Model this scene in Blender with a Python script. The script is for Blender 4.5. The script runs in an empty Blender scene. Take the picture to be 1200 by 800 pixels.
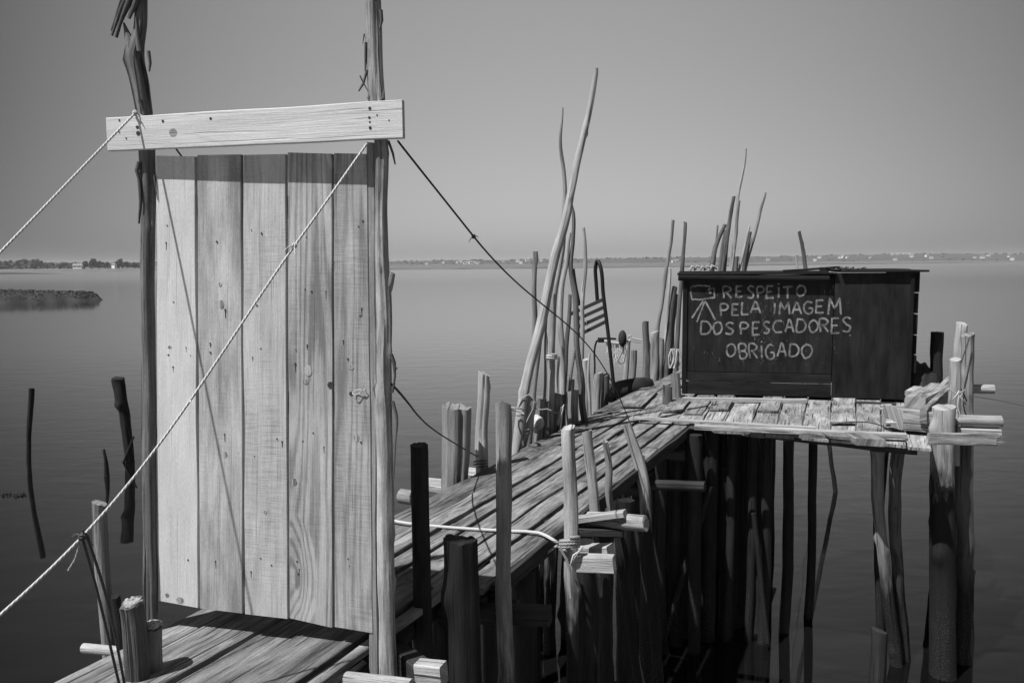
import bpy, math, random
from mathutils import Vector as V, Matrix, noise as mn
R = math.radians
random.seed(7)
sc = bpy.context.scene
col = sc.collection

# ------------------------------------------------------------------ camera
F = 933.0                       # focal length in photograph pixels (1200 wide)
EYE = 3.85                      # eye above the water
PITCH = math.atan(91 / F)
ROLL = R(0.43)
DECK = 2.25                     # boardwalk above the water
cp, sp = math.cos(PITCH), math.sin(PITCH)
R0, U0 = V((1, 0, 0)), V((0, sp, cp))
right = R0 * math.cos(ROLL) - U0 * math.sin(ROLL)
up = R0 * math.sin(ROLL) + U0 * math.cos(ROLL)
fwd = V((0, cp, -sp))
cam = bpy.data.cameras.new('camera'); co = bpy.data.objects.new('camera', cam); col.objects.link(co)
M3 = Matrix((right, up, -fwd)).transposed()
co.matrix_world = Matrix.Translation((0, 0, EYE)) @ M3.to_4x4()
cam.sensor_width = 36; cam.lens = F / 1200 * 36
cam.clip_start = 0.05; cam.clip_end = 9000
sc.camera = co

# ------------------------------------------------------------------ world, sun, exposure
SUN_EL = R(61)
LD = V((0.79, 0.61, 0)).normalized()                  # horizontal direction the light travels in
w = bpy.data.worlds.new('World'); sc.world = w; w.use_nodes = True
nt = w.node_tree; nt.nodes.clear()
sky = nt.nodes.new('ShaderNodeTexSky'); sky.sky_type = 'NISHITA'; sky.sun_disc = False
sky.sun_elevation = SUN_EL
sky.sun_rotation = math.atan2(-LD.x, -LD.y)
sky.air_density = 1.0; sky.dust_density = 2.2; sky.ozone_density = 1.0
sep = nt.nodes.new('ShaderNodeSeparateColor')          # black and white film behind a red filter
nt.links.new(sky.outputs[0], sep.inputs[0])
# added falloff: sky dimmed to both sides of the view, imitating lens vignetting
tcw = nt.nodes.new('ShaderNodeTexCoord'); flat = nt.nodes.new('ShaderNodeVectorMath'); flat.operation = 'MULTIPLY'; flat.inputs[1].default_value = (1, 1, 0)
nrm = nt.nodes.new('ShaderNodeVectorMath'); nrm.operation = 'NORMALIZE'; dot = nt.nodes.new('ShaderNodeVectorMath'); dot.operation = 'DOT_PRODUCT'
dot.inputs[1].default_value = (math.sin(R(3)), math.cos(R(3)), 0)
nt.links.new(tcw.outputs['Generated'], flat.inputs[0]); nt.links.new(flat.outputs[0], nrm.inputs[0]); nt.links.new(nrm.outputs[0], dot.inputs[0])
mr = nt.nodes.new('ShaderNodeMapRange'); mr.interpolation_type = 'LINEAR'; mr.clamp = True
mr.inputs[1].default_value = .80; mr.inputs[2].default_value = 1.0; mr.inputs[3].default_value = .28; mr.inputs[4].default_value = 1.0
nt.links.new(dot.outputs['Value'], mr.inputs[0])
mul = nt.nodes.new('ShaderNodeMath'); mul.operation = 'MULTIPLY'; pw = nt.nodes.new('ShaderNodeMath'); pw.operation = 'POWER'; pw.inputs[1].default_value = .52; nt.links.new(sep.outputs[0], pw.inputs[0])
nt.links.new(pw.outputs[0], mul.inputs[0]); nt.links.new(mr.outputs[0], mul.inputs[1])
bg = nt.nodes.new('ShaderNodeBackground'); bg.inputs[1].default_value = 0.15
nt.links.new(mul.outputs[0], bg.inputs[0])
wo = nt.nodes.new('ShaderNodeOutputWorld'); nt.links.new(bg.outputs[0], wo.inputs[0])

sl = bpy.data.lights.new('sun', 'SUN'); sl.energy = 3.75; sl.angle = R(0.53); sl.color = (1, 1, 1)
so = bpy.data.objects.new('sun', sl); col.objects.link(so)
ldir = V((LD.x * math.cos(SUN_EL), LD.y * math.cos(SUN_EL), -math.sin(SUN_EL)))
so.rotation_euler = ldir.to_track_quat('-Z', 'Y').to_euler()
so.location = (-6, -6, 14)
vs = sc.view_settings
sc.display_settings.display_device = 'sRGB'
vs.view_transform = 'Standard'; vs.look = 'None'; vs.gamma = 1; vs.use_curve_mapping = False
vs.exposure = 0.80
sc.cycles.max_bounces = 8; sc.cycles.volume_bounces = 0; sc.cycles.sample_clamp_indirect = 2.0
sc.cycles.use_denoising = True

# ------------------------------------------------------------------ picture -> world
def ray(px, py):
    u, v = (px - 600) / F, (400 - py) / F
    d = right * u + up * v + fwd
    return d
def at(px, py, D):
    d = ray(px, py); return V((0, 0, EYE)) + d * (D / d.y)
def G(px, py, z=DECK):
    d = ray(px, py); return V((0, 0, EYE)) + d * ((z - EYE) / d.z)
def onplane(px, py, p0, n):
    d = ray(px, py); o = V((0, 0, EYE))
    return o + d * ((p0 - o).dot(n) / d.dot(n))
def m_per_px(D): return D / F

# ------------------------------------------------------------------ mesh helpers
SC = 1.0                        # scale at which far things are laid out (about the point under the eye)
def nz(x, y=0.0, z=0.0): return mn.noise(V((x, y, z)))
class MB:
    def __init__(s): s.v = []; s.f = []; s.uv = []; s.t = []; s.sm = []
    def vert(s, p, t=1.0): s.v.append(tuple(p)); s.t.append(t); return len(s.v) - 1
    def face(s, ids, uvs, smooth=False): s.f.append(ids); s.uv.append(uvs); s.sm.append(smooth)
    def loft(s, rings, us, vs_, tint=1.0, smooth=False, cap=True, off=None):
        """rings: lists of points (closed); us: u in metres per point (n+1); vs_: v in metres per ring"""
        n = len(rings[0]); ou, ov = off if off else (random.uniform(0, 90), random.uniform(0, 90))
        base = [[s.vert(p, tint) for p in r] for r in rings]
        for i in range(len(rings) - 1):
            for j in range(n):
                k = (j + 1) % n
                s.face([base[i][j], base[i][k], base[i + 1][k], base[i + 1][j]],
                       [(ou + us[j], ov + vs_[i]), (ou + us[j + 1], ov + vs_[i]), (ou + us[j + 1], ov + vs_[i + 1]), (ou + us[j], ov + vs_[i + 1])], smooth)
        if cap:
            for idx, r, flip in ((0, rings[0], True), (-1, rings[-1], False)):
                c = sum((V(p) for p in r), V()) / n
                a = (V(r[0]) - c); 
                if a.length < 1e-6: continue
                ax = a.normalized(); b = V(r[n // 4]) - c; by = (b - ax * b.dot(ax))
                by = by.normalized() if by.length > 1e-7 else V((0, 0, 1))
                ring2 = [s.vert(p, tint) for p in r]
                uvr = [(ou + (V(p) - c).dot(ax), ov + 5 + (V(p) - c).dot(by) * .25) for p in r]
                if flip: ring2 = ring2[::-1]; uvr = uvr[::-1]
                s.face(ring2, uvr, False)
    def tube(s, pts, rad, seg=12, step=0.12, wob=0.0, lump=0.06, ridge=0.0, tint=1.0, tilt=0.0, seed=None, smooth=True, close=True, knots=0, checks=0):
        pts = [V(p) for p in pts]; sd = random.uniform(0, 500) if seed is None else seed
        P, Rr = spline(pts, rad, step)
        rings = []; vv = []; L = 0; prev = None; X = None
        kr = random.Random(int(sd * 997)); LT = sum((P[i + 1] - P[i]).length for i in range(len(P) - 1))
        KN = [(kr.uniform(0, LT), kr.uniform(0, 6.283), kr.uniform(.18, .5)) for _ in range(int(knots * LT + kr.random()))]
        CH = [(kr.uniform(0, 6.283), kr.uniform(-.2, LT), kr.uniform(.3, 1.2), kr.uniform(.18, .4)) for _ in range(int(checks * LT + kr.random()))]
        n = len(P)
        for i, p in enumerate(P):
            t = (P[min(i + 1, n - 1)] - P[max(i - 1, 0)]).normalized()
            if X is None:
                X = t.cross(V((0, 1, 0)));
                if X.length < .1: X = t.cross(V((1, 0, 0)))
                X.normalize()
            X = (X - t * X.dot(t)).normalized(); Y = t.cross(X)
            if prev is not None: L += (p - prev).length
            prev = p; r0 = Rr[i]
            c = p + (X * nz(L * 2.1, sd) + Y * nz(L * 2.1, sd + 9)) * wob * (0.25 if i in (0, n - 1) else 1)
            ring = []
            for j in range(seg):
                a = 2 * math.pi * j / seg
                k = 1 + lump * nz(L * 5, sd + 3, math.cos(a) * .9) + lump * .8 * nz(L * 1.7, sd + math.sin(a) * 1.2, 4) + ridge * nz(math.cos(a) * 3.1, math.sin(a) * 3.1 + sd, L * .7)
                for kl, ka, kh in KN:
                    dl = (L - kl) / (r0 * .8)
                    if abs(dl) < 2.5: da = ((a - ka + math.pi) % (2 * math.pi) - math.pi) / .5; k += kh * math.exp(-dl * dl - da * da)
                for ca, cl, cn, cd in CH:
                    if cl < L < cl + cn:
                        da = ((a - ca - .25 * nz(L * 2.2, ca) + math.pi) % (2 * math.pi) - math.pi) / .14
                        if abs(da) < 3: k -= cd * math.exp(-da * da) * min(1, (L - cl) * 8, (cl + cn - L) * 8)
                q = c + (X * math.cos(a) + Y * math.sin(a)) * (r0 * k)
                if tilt and i == n - 1: q = q + t * (r0 * tilt * math.cos(a + sd) + r0 * .2 * nz(a * 2, sd))
                ring.append(q)
            rings.append(ring); vv.append(L)
        rm = sum(Rr) / len(Rr)
        us = [2 * math.pi * rm * j / seg for j in range(seg + 1)]
        s.loft(rings, us, vv, tint, smooth, close)
    def plank(s, a, b, wa, wb, th, upv=V((0, 0, 1)), tint=1.0, ch=0.003, rough=0.002, step=0.18, skew=0.0, off=None):
        """a,b: centre of the top surface at both ends, wa/wb: width vectors (full width)"""
        a, b, wa, wb = V(a), V(b), V(wa), V(wb)
        L = (b - a).length; n = max(2, int(L / step) + 1); sd = random.uniform(0, 300)
        d = (b - a).normalized(); rings = []; vv = []
        for i in range(n + 1):
            f = i / n; c = a.lerp(b, f); wv = wa.lerp(wb, f); W = wv.length; x = wv.normalized()
            u_ = x.cross(d); u_ = u_ if u_.dot(upv) > 0 else -u_
            e1 = rough * nz(f * L * 3, sd) * 2; e2 = rough * nz(f * L * 3, sd + 7) * 2
            lift = rough * 1.5 * nz(f * L * 1.3, sd + 20)
            h = W / 2; cc = min(ch, th * .3, h * .4)
            prof = [(-h + e1 + cc, 0), (h + e2 - cc, 0), (h + e2, -cc), (h + e2, -th + cc), (h + e2 - cc, -th), (-h + e1 + cc, -th), (-h + e1, -th + cc), (-h + e1, -cc)]
            sk = 0
            rings.append([c + x * p + u_ * (q + lift) + d * ((skew * p + rough * 2 * nz(p * 30, sd, i)) if i in (0, n) else 0) for p, q in prof]); vv.append(L * f)
        us = [0]
        pr = [(-h + cc, 0), (h - cc, 0), (h, -cc), (h, -th + cc), (h - cc, -th), (-h + cc, -th), (-h, -th + cc), (-h, -cc), (-h + cc, 0)]
        for i in range(8): us.append(us[-1] + math.hypot(pr[i + 1][0] - pr[i][0], pr[i + 1][1] - pr[i][1]))
        s.loft(rings, us, vv, tint, False, True, off)
    def build(s, name, mat, parent=None):
        me = bpy.data.meshes.new(name); me.from_pydata(s.v if SC == 1 else [(a * SC, b * SC, c * SC) for a, b, c in s.v], [], s.f); me.update()
        uvl = me.uv_layers.new(name='UVMap'); i = 0
        buf = []
        for u in s.uv:
            for q in u: buf += [q[0], q[1]]
        uvl.data.foreach_set('uv', buf)
        at_ = me.attributes.new('tint', 'FLOAT', 'POINT'); at_.data.foreach_set('value', s.t)
        me.polygons.foreach_set('use_smooth', s.sm)
        me.materials.append(mat)
        import bmesh
        bm = bmesh.new(); bm.from_mesh(me); bmesh.ops.recalc_face_normals(bm, faces=bm.faces[:]); bm.to_mesh(me); bm.free()
        o = bpy.data.objects.new(name, me); col.objects.link(o)
        if parent is not None: o.parent = parent
        return o
def spline(pts, rad, step):
    n = len(pts)
    if not isinstance(rad, (list, tuple)): rad = [rad] * n
    if len(rad) == 2 and n > 2: rad = [rad[0] + (rad[1] - rad[0]) * i / (n - 1) for i in range(n)]
    P = []; Q = []
    for i in range(n - 1):
        p0 = pts[max(i - 1, 0)]; p1 = pts[i]; p2 = pts[i + 1]; p3 = pts[min(i + 2, n - 1)]
        if (p2 - p1).length < 1e-6: continue
        k = max(1, int((p2 - p1).length / step))
        for j in range(k):
            t = j / k; t2, t3 = t * t, t * t * t
            d1 = (p2 - p1).length; d0 = (p1 - p0).length; d2 = (p3 - p2).length
            m1 = ((p2 - p1) / d1 if d0 < 1e-9 else ((p2 - p1) / d1 * d0 + (p1 - p0) / d0 * d1) / (d0 + d1)) * d1
            m2 = ((p2 - p1) / d1 if d2 < 1e-9 else ((p3 - p2) / d2 * d1 + (p2 - p1) / d1 * d2) / (d1 + d2)) * d1
            P.append(p1 * (2 * t3 - 3 * t2 + 1) + m1 * (t3 - 2 * t2 + t) + p2 * (3 * t2 - 2 * t3) + m2 * (t3 - t2))
            Q.append(rad[i] * (1 - t) + rad[i + 1] * t)
    P.append(pts[-1]); Q.append(rad[-1])
    return P, Q
def tag(o, label=None, cat=None, group=None, kind=None):
    if label: o['label'] = label
    if cat: o['category'] = cat
    if group: o['group'] = group
    if kind: o['kind'] = kind
    return o
def empty(name, loc, label, cat, group=None):
    o = bpy.data.objects.new(name, None); col.objects.link(o); o.empty_display_size = .1
    # parts keep world coordinates in their meshes: the empty stands at the base, its children are offset back
    o.location = V(loc) * SC
    return tag(o, label, cat, group)
def part(mb, name, mat, root):
    o = mb.build(name, mat, root); b = V((0, 0, 0)); p = root
    o.matrix_parent_inverse = Matrix.Translation(-world_loc(root))
    return o
def world_loc(o):
    p = V(o.location)
    if o.parent is not None: p = p + (o.matrix_parent_inverse.to_translation()) + world_loc(o.parent)
    return p

# ------------------------------------------------------------------ materials (black and white film: greys only)
class N:
    def __init__(s, name):
        s.m = bpy.data.materials.new(name); s.m.use_nodes = True; s.t = s.m.node_tree; s.t.nodes.clear()
        s.out = s.new('ShaderNodeOutputMaterial')
    def new(s, k, **kw):
        n = s.t.nodes.new(k)
        for a, b in kw.items(): setattr(n, a, b)
        return n
    def link(s, a, b): s.t.links.new(a, b)
    def val(s, x, sock):
        if isinstance(x, (int, float)): sock.default_value = x
        else: s.link(x, sock)
    def math(s, op, a, b=0.0, c=None, clamp=False):
        n = s.new('ShaderNodeMath', operation=op); n.use_clamp = clamp
        s.val(a, n.inputs[0]); s.val(b, n.inputs[1])
        if c is not None: s.val(c, n.inputs[2])
        return n.outputs[0]
    def scale(s, vec, xyz):
        n = s.new('ShaderNodeVectorMath', operation='MULTIPLY'); s.link(vec, n.inputs[0]); n.inputs[1].default_value = xyz; return n.outputs[0]
    def noise(s, vec, sc_=1.0, det=3, rough=.55, dist=0.0):
        n = s.new('ShaderNodeTexNoise'); s.link(vec, n.inputs['Vector']); n.inputs['Scale'].default_value = sc_
        n.inputs['Detail'].default_value = det; n.inputs['Roughness'].default_value = rough; n.inputs['Distortion'].default_value = dist
        return n.outputs['Fac']
    def ramp(s, f, a, b, lo=0.0, hi=1.0):
        n = s.new('ShaderNodeMapRange'); n.clamp = True; s.val(f, n.inputs[0]); n.inputs[1].default_value = a; n.inputs[2].default_value = b
        n.inputs[3].default_value = lo; n.inputs[4].default_value = hi; return n.outputs[0]
    def bsdf(s, colr, rough=.8, bump=None, bs=.3, bd=.003, spec=.3):
        b = s.new('ShaderNodeBsdfPrincipled'); s.val(rough, b.inputs['Roughness']); b.inputs['Specular IOR Level'].default_value = spec
        if isinstance(colr, (int, float)): b.inputs['Base Color'].default_value = (colr, colr, colr, 1)
        else: s.link(colr, b.inputs['Base Color'])
        if bump is not None:
            n = s.new('ShaderNodeBump'); n.inputs['Strength'].default_value = bs; n.inputs['Distance'].default_value = bd
            s.link(bump, n.inputs['Height']); s.link(n.outputs[0], b.inputs['Normal'])
        s.link(b.outputs[0], s.out.inputs[0]); return b

def wood(name, lo, hi, ring=.25, fib=.5, blo=.35, crack=.5, knots=.5, saw=0.0, bs=.5, rough=.8, wet_shade=False, flake=0.0, ringn=34, endgap=0.0):
    k = N(name)
    uvn = k.new('ShaderNodeUVMap', uv_map='UVMap'); inf = k.new('ShaderNodeObjectInfo')
    add = k.new('ShaderNodeVectorMath', operation='ADD'); k.link(uvn.outputs[0], add.inputs[0])
    cmb = k.new('ShaderNodeCombineXYZ'); r = k.math('MULTIPLY', inf.outputs['Random'], 37.0)
    k.link(r, cmb.inputs[0]); k.link(r, cmb.inputs[1]); k.link(cmb.outputs[0], add.inputs[1]); uv = add.outputs[0]
    # knots: stretched cells; they bend the ring field round them
    vor = k.new('ShaderNodeTexVoronoi'); vor.feature = 'F1'; vor.inputs['Scale'].default_value = 1.0
    k.link(k.scale(uv, (4.6, 1.5, 1)), vor.inputs['Vector'])
    sepc = k.new('ShaderNodeSeparateColor'); k.link(vor.outputs['Color'], sepc.inputs[0])
    has = k.ramp(sepc.outputs[0], .62, .64)
    near = k.math('MULTIPLY', k.ramp(vor.outputs['Distance'], .42, .0), has)
    kn = k.math('MULTIPLY', k.ramp(vor.outputs['Distance'], .085, .05), has)
    fld = k.noise(k.scale(uv, (5.0, .26, 1)), 1.0, 2.6, .42)
    fld = k.math('ADD', fld, k.math('MULTIPLY', near, .30))
    rg = k.math('SINE', k.math('MULTIPLY', fld, float(ringn) * 6.28 / 3))
    rg = k.ramp(rg, -.2, 1.0)
    fb = k.ramp(k.noise(k.scale(uv, (170, 5, 1)), 1.0, 4, .65), .3, .7)
    bl = k.ramp(k.noise(k.scale(uv, (9, 1.8, 1)), 1.0, 5, .62), .3, .7)
    cr0 = k.noise(k.scale(uv, (60, 1.3, 1)), 1.0, 2, .5, .3)
    ck = k.ramp(cr0, .38, .33)
    x = k.math('ADD', .5, k.math('MULTIPLY', k.math('SUBTRACT', fb, .5), fib * 1.0))
    x = k.math('SUBTRACT', x, k.math('MULTIPLY', rg, ring))
    x = k.math('ADD', x, k.math('MULTIPLY', k.math('SUBTRACT', bl, .5), blo * 1.3))
    x = k.math('SUBTRACT', x, k.math('MULTIPLY', kn, knots))
    if saw:
        sw = k.noise(k.scale(uv, (9, 260, 1)), 1.0, 2, .5)
        msk = k.ramp(k.noise(k.scale(uv, (3, 2, 1)), 1.0, 2), .38, .62)
        x = k.math('SUBTRACT', x, k.math('MULTIPLY', k.math('MULTIPLY', k.ramp(sw, .45, .62), msk), saw))
    if flake:
        fk = k.noise(k.scale(uv, (16, 5, 1)), 1.0, 5, .65)
        x = k.math('ADD', x, k.math('MULTIPLY', k.ramp(fk, .56, .62), flake))
    c = k.ramp(x, 0, 1, lo, hi)
    c = k.math('MULTIPLY', c, k.math('SUBTRACT', 1.0, k.math('MULTIPLY', ck, crack)))
    tn = k.new('ShaderNodeAttribute', attribute_name='tint'); c = k.math('MULTIPLY', c, tn.outputs['Fac'])
    c = k.math('MULTIPLY', c, k.ramp(inf.outputs['Random'], 0, 1, .86, 1.14))
    rg_ = rough
    if wet_shade:      # tide mark: algae, soaked wood; set high, deck shade put into colour; ragged edge
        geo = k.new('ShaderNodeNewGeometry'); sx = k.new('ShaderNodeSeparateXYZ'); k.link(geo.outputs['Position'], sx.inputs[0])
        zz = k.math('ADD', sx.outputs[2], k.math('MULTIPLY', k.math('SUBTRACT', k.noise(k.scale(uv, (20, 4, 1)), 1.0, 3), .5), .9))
        wet_shade_mask = k.ramp(zz, wet_shade + .2, wet_shade - .25)
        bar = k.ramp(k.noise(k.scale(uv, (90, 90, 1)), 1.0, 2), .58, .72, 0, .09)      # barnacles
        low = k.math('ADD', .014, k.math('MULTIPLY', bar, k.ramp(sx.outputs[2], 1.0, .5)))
        mx = k.new('ShaderNodeMix'); k.link(wet_shade_mask, mx.inputs[0]); k.link(c, mx.inputs[2]); k.link(low, mx.inputs[3]); c = mx.outputs[0]
    gy = k.new('ShaderNodeCombineColor')
    for i in range(3): k.link(c, gy.inputs[i])
    gr = k.noise(k.scale(uv, (420, 60, 1)), 1.0, 3, .7)
    c = k.math('MULTIPLY', c, k.ramp(gr, .3, .7, 1 - .45 * fib, 1 + .45 * fib))
    gy = k.new('ShaderNodeCombineColor')
    for i in range(3): k.link(c, gy.inputs[i])
    h = k.math('SUBTRACT', k.math('ADD', k.math('MULTIPLY', fb, .5), k.math('MULTIPLY', bl, .5)), k.math('MULTIPLY', ck, 1.2))
    h = k.math('SUBTRACT', h, k.math('MULTIPLY', rg, .25 * min(1, ring * 3)))
    k.bsdf(gy.outputs[0], rg_, h, bs, .005, .15)
    return k.m

def plain(name, lo, hi, sc_=20, rough=.85, bump=.3, bd=.004):
    k = N(name); tc = k.new('ShaderNodeTexCoord')
    n = k.noise(tc.outputs['Object'], sc_, 5, .62)
    tn = k.new('ShaderNodeAttribute', attribute_name='tint')
    c = k.math('MULTIPLY', k.ramp(n, .3, .7, lo, hi), tn.outputs['Fac'])
    gy = k.new('ShaderNodeCombineColor')
    for i in range(3): k.link(c, gy.inputs[i])
    k.bsdf(gy.outputs[0], rough, n, bump, bd)
    return k.m

def rope_mat(name, lo, hi, pitch=55):
    k = N(name); uv = k.new('ShaderNodeUVMap', uv_map='UVMap')
    sx = k.new('ShaderNodeSeparateXYZ'); k.link(uv.outputs[0], sx.inputs[0])
    ph = k.math('ADD', k.math('MULTIPLY', sx.outputs[1], pitch * 6.28), k.math('MULTIPLY', sx.outputs[0], 6.28 * 2 / .025))
    sn = k.ramp(k.math('SINE', ph), -1, 1)
    fz = k.noise(k.scale(uv.outputs[0], (400, 60, 1)), 1.0, 3)
    c = k.ramp(k.math('ADD', k.math('MULTIPLY', sn, .6), k.math('MULTIPLY', fz, .5)), .1, .9, lo, hi)
    gy = k.new('ShaderNodeCombineColor')
    for i in range(3): k.link(c, gy.inputs[i])
    k.bsdf(gy.outputs[0], .9, sn, .6, .003)
    return k.m

M_DOOR = wood('sawn_pine', .22, .66, ring=.20, fib=.34, blo=.40, crack=.10, knots=.5, saw=.18, bs=.35)
M_LINTEL = wood('pale_pine_board', .32, .68, ring=.16, fib=.25, blo=.2, crack=.1, knots=.5, bs=.3)
M_DECK = wood('weathered_decking', .045, .30, ring=.14, fib=.6, blo=.7, crack=.75, knots=.5, bs=1.0, flake=.20)
M_PLAT = wood('weathered_platform_boards', .06, .40, ring=.12, fib=.6, blo=.7, crack=.75, knots=.4, bs=1.0, flake=.18)
M_PALE = wood('pale_driftwood', .16, .56, ring=.15, fib=.5, blo=.5, crack=.8, knots=.3, bs=.8)
M_POLEDRY = wood('dry_pale_pole', .16, .50, ring=.05, fib=.5, blo=.5, crack=.6, knots=.5, bs=.9)
M_POLEP = wood('peeled_pale_pole', .16, .46, ring=.05, fib=.4, blo=.5, crack=.5, knots=.5, bs=.8, wet_shade=.95)
M_POLEG = wood('grey_weathered_pole', .10, .32, ring=.05, fib=.5, blo=.5, crack=.65, knots=.5, bs=.9, wet_shade=.95)
M_POLED = wood('dark_wet_or_shaded_pole', .006, .034, ring=.05, fib=.5, blo=.5, crack=.6, knots=.3, bs=.8, wet_shade=.95, rough=.75)  # dark stakes' own tone; under the decks, deep shade put into the colour
M_POST = wood('rough_bark_post', .12, .50, ring=.08, fib=.5, blo=.8, crack=.75, knots=.6, bs=1.0, flake=.15)
M_PILE = wood('pile_painted_deck_shade', .14, .46, ring=.05, fib=.5, blo=.6, crack=.6, knots=.5, bs=.9, wet_shade=2.0)  # shade under the deck put into the colour of the lower part
M_BARK = wood('flaking_bark_pole', .07, .26, ring=.05, fib=.45, blo=.55, crack=.75, knots=.5, bs=.9, flake=.25)
M_BLACK = wood('tarred_black_board', .008, .026, ring=.04, fib=.25, blo=.9, crack=.3, knots=.3, bs=.4, rough=.85)
M_TRIM = wood('tarred_black_trim', .004, .016, ring=.08, fib=.5, blo=.5, crack=.3, knots=.2, bs=.5, rough=.85)
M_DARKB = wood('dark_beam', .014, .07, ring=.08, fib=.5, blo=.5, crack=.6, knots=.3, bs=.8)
M_ROPEP = rope_mat('pale_rope', .30, .62)
M_ROPED = rope_mat('dark_rope', .02, .09)
M_ROPEG = rope_mat('grey_rope', .14, .40)
M_RUBBER = plain('black_rubber', .012, .03, 30, .7)
M_STEEL = plain('rusty_tube', .005, .016, 60, .6)
M_IRON = plain('dark_iron', .015, .05, 90, .55)
M_WIRE = plain('bright_wire', .35, .6, 90, .4)
M_NET = plain('pale_netting', .25, .7, 70, .95)
M_GUANO = plain('white_crust', .10, .5, 70, .95, .8, .01)

# ------------------------------------------------------------------ water
def water_mat():
    k = N('estuary_water'); geo = k.new('ShaderNodeNewGeometry')
    mp = k.scale(geo.outputs['Position'], (1.0, 1.9, 1))
    a = k.noise(mp, .9, 2, .45, .4)
    b = k.noise(mp, 3.6, 2, .5, .3)
    cnoise = k.ramp(k.noise(geo.outputs['Position'], .16, 2), .35, .65)      # calm and ruffled patches
    h = k.math('ADD', k.math('MULTIPLY', a, .7), k.math('MULTIPLY', k.math('MULTIPLY', b, .22), k.math('ADD', .25, cnoise)))
    bp = k.new('ShaderNodeBump'); bp.inputs['Strength'].default_value = .30; bp.inputs['Distance'].default_value = .075
    k.link(h, bp.inputs['Height'])
    g = k.new('ShaderNodeBsdfGlossy'); sy = k.new('ShaderNodeSeparateXYZ'); k.link(geo.outputs['Position'], sy.inputs[0]); k.link(k.ramp(sy.outputs[1], 20, 260, .03, .24), g.inputs['Roughness'])      # ripples too far off to resolve; g.inputs['Color'].default_value = (.95, .95, .95, 1); k.link(bp.outputs[0], g.inputs['Normal'])
    d = k.new('ShaderNodeBsdfDiffuse'); d.inputs['Color'].default_value = (.0045, .0045, .0045, 1)
    fr = k.new('ShaderNodeFresnel'); fr.inputs['IOR'].default_value = 1.6; k.link(bp.outputs[0], fr.inputs['Normal'])
    mx = k.new('ShaderNodeMixShader'); k.link(k.math('MULTIPLY_ADD', fr.outputs[0], 1.75, -.07, True), mx.inputs[0]); k.link(d.outputs[0], mx.inputs[1]); k.link(g.outputs[0], mx.inputs[2])
    k.link(mx.outputs[0], k.out.inputs[0]); return k.m
mb = MB()
ids = [mb.vert(p) for p in ((-4500, -60, 0), (4500, -60, 0), (4500, 6500, 0), (-4500, 6500, 0))]
mb.face(ids, [(0, 0), (1, 0), (1, 1), (0, 1)])
tag(mb.build('water', water_mat()), 'calm grey estuary water under the boardwalk', kind='structure')

# ------------------------------------------------------------------ far shore
M_MARSH = plain('marsh_ground', .075, .15, .05, .95)
M_HILL = plain('far_scrub', .035, .075, .03, .95)
M_LEAF = plain('far_foliage', .022, .06, .4, .95)
M_TRUNK = plain('tree_bark', .05, .12, 3, .95)
M_WHITE = plain('whitewash', .68, .85, 1.5, .9)
M_ROOF = plain('roof_tiles', .14, .28, 2, .9)
M_PANE = plain('dark_pane', .03, .05, 2, .3)
M_MUD = plain('wet_mud', .012, .036, .8, .85, .8, .06)
M_SEDGE = plain('sedge', .05, .11, 2.0, .95)
M_WEED = plain('weed', .012, .05, 40, .9)
SC = EYE / 2.35
# shoreline: distance of the marsh edge along the picture
SH = [(-900, 300), (-300, 400), (60, 415), (170, 400), (300, 380), (460, 360), (620, 365), (800, 400), (900, 530), (1030, 640), (1180, 820), (1350, 900), (1900, 900)]
def shD(px):
    for i in range(len(SH) - 1):
        if SH[i][0] <= px <= SH[i + 1][0]:
            f = (px - SH[i][0]) / (SH[i + 1][0] - SH[i][0]); return SH[i][1] * (1 - f) + SH[i + 1][1] * f
    return SH[-1][1]
def dirx(px): d = ray(px, 305); return d.x / d.y
mb = MB(); prev = None
rows = [(0, -.15), (.4, .42), (6, .5), (60, 1.0), (250, 1.9)]
for i in range(200):
    px = -600 + i * 11; D0 = shD(px) + 14 * nz(px * .013, 3); cur = []
    for dd, z in rows:
        D = D0 + dd; cur.append(mb.vert((dirx(px) * D, D, z + (.08 * nz(px * .2, dd) if z > 0 else 0))))
    cur.append(mb.vert((dirx(px) * 1320, 1320, 2.4)))
    if prev:
        for j in range(len(cur) - 1): mb.face([prev[j], cur[j], cur[j + 1], prev[j + 1]], [(0, 0)] * 4)
    prev = cur
tag(mb.build('marsh', M_MARSH), 'low pale marsh along the far shore', kind='structure')
def ridge_z(px):      # height of the hill tops (metres) at its distance, from the photograph's skyline
    pts = [(-900, 6.0), (0, 6.5), (170, 6.0), (460, 5.5), (640, 6.2), (800, 7.5), (900, 7.8), (1000, 8.8), (1060, 9.6), (1120, 8.8), (1250, 8.2), (1900, 7)]
    for i in range(len(pts) - 1):
        if pts[i][0] <= px <= pts[i + 1][0]:
            f = (px - pts[i][0]) / (pts[i + 1][0] - pts[i][0]); return pts[i][1] * (1 - f) + pts[i + 1][1] * f
    return 7
mb = MB(); prev = None
for i in range(260):
    px = -700 + i * 9; cur = []
    for dd, f in ((0, 0.1), (60, .45), (140, .8), (230, 1.0), (330, .7), (480, 0)):
        D = 960 + dd; cur.append(mb.vert((dirx(px) * D, D, ridge_z(px) * 1.3 * f * (1 + .14 * nz(px * .02, dd * .01)) + .3 * nz(px * .11, dd))))
    if prev:
        for j in range(len(cur) - 1): mb.face([prev[j], cur[j], cur[j + 1], prev[j + 1]], [(0, 0)] * 4, True)
    prev = cur
tag(mb.build('hills', M_HILL), 'low hazy hills along the horizon', kind='structure')
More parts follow.
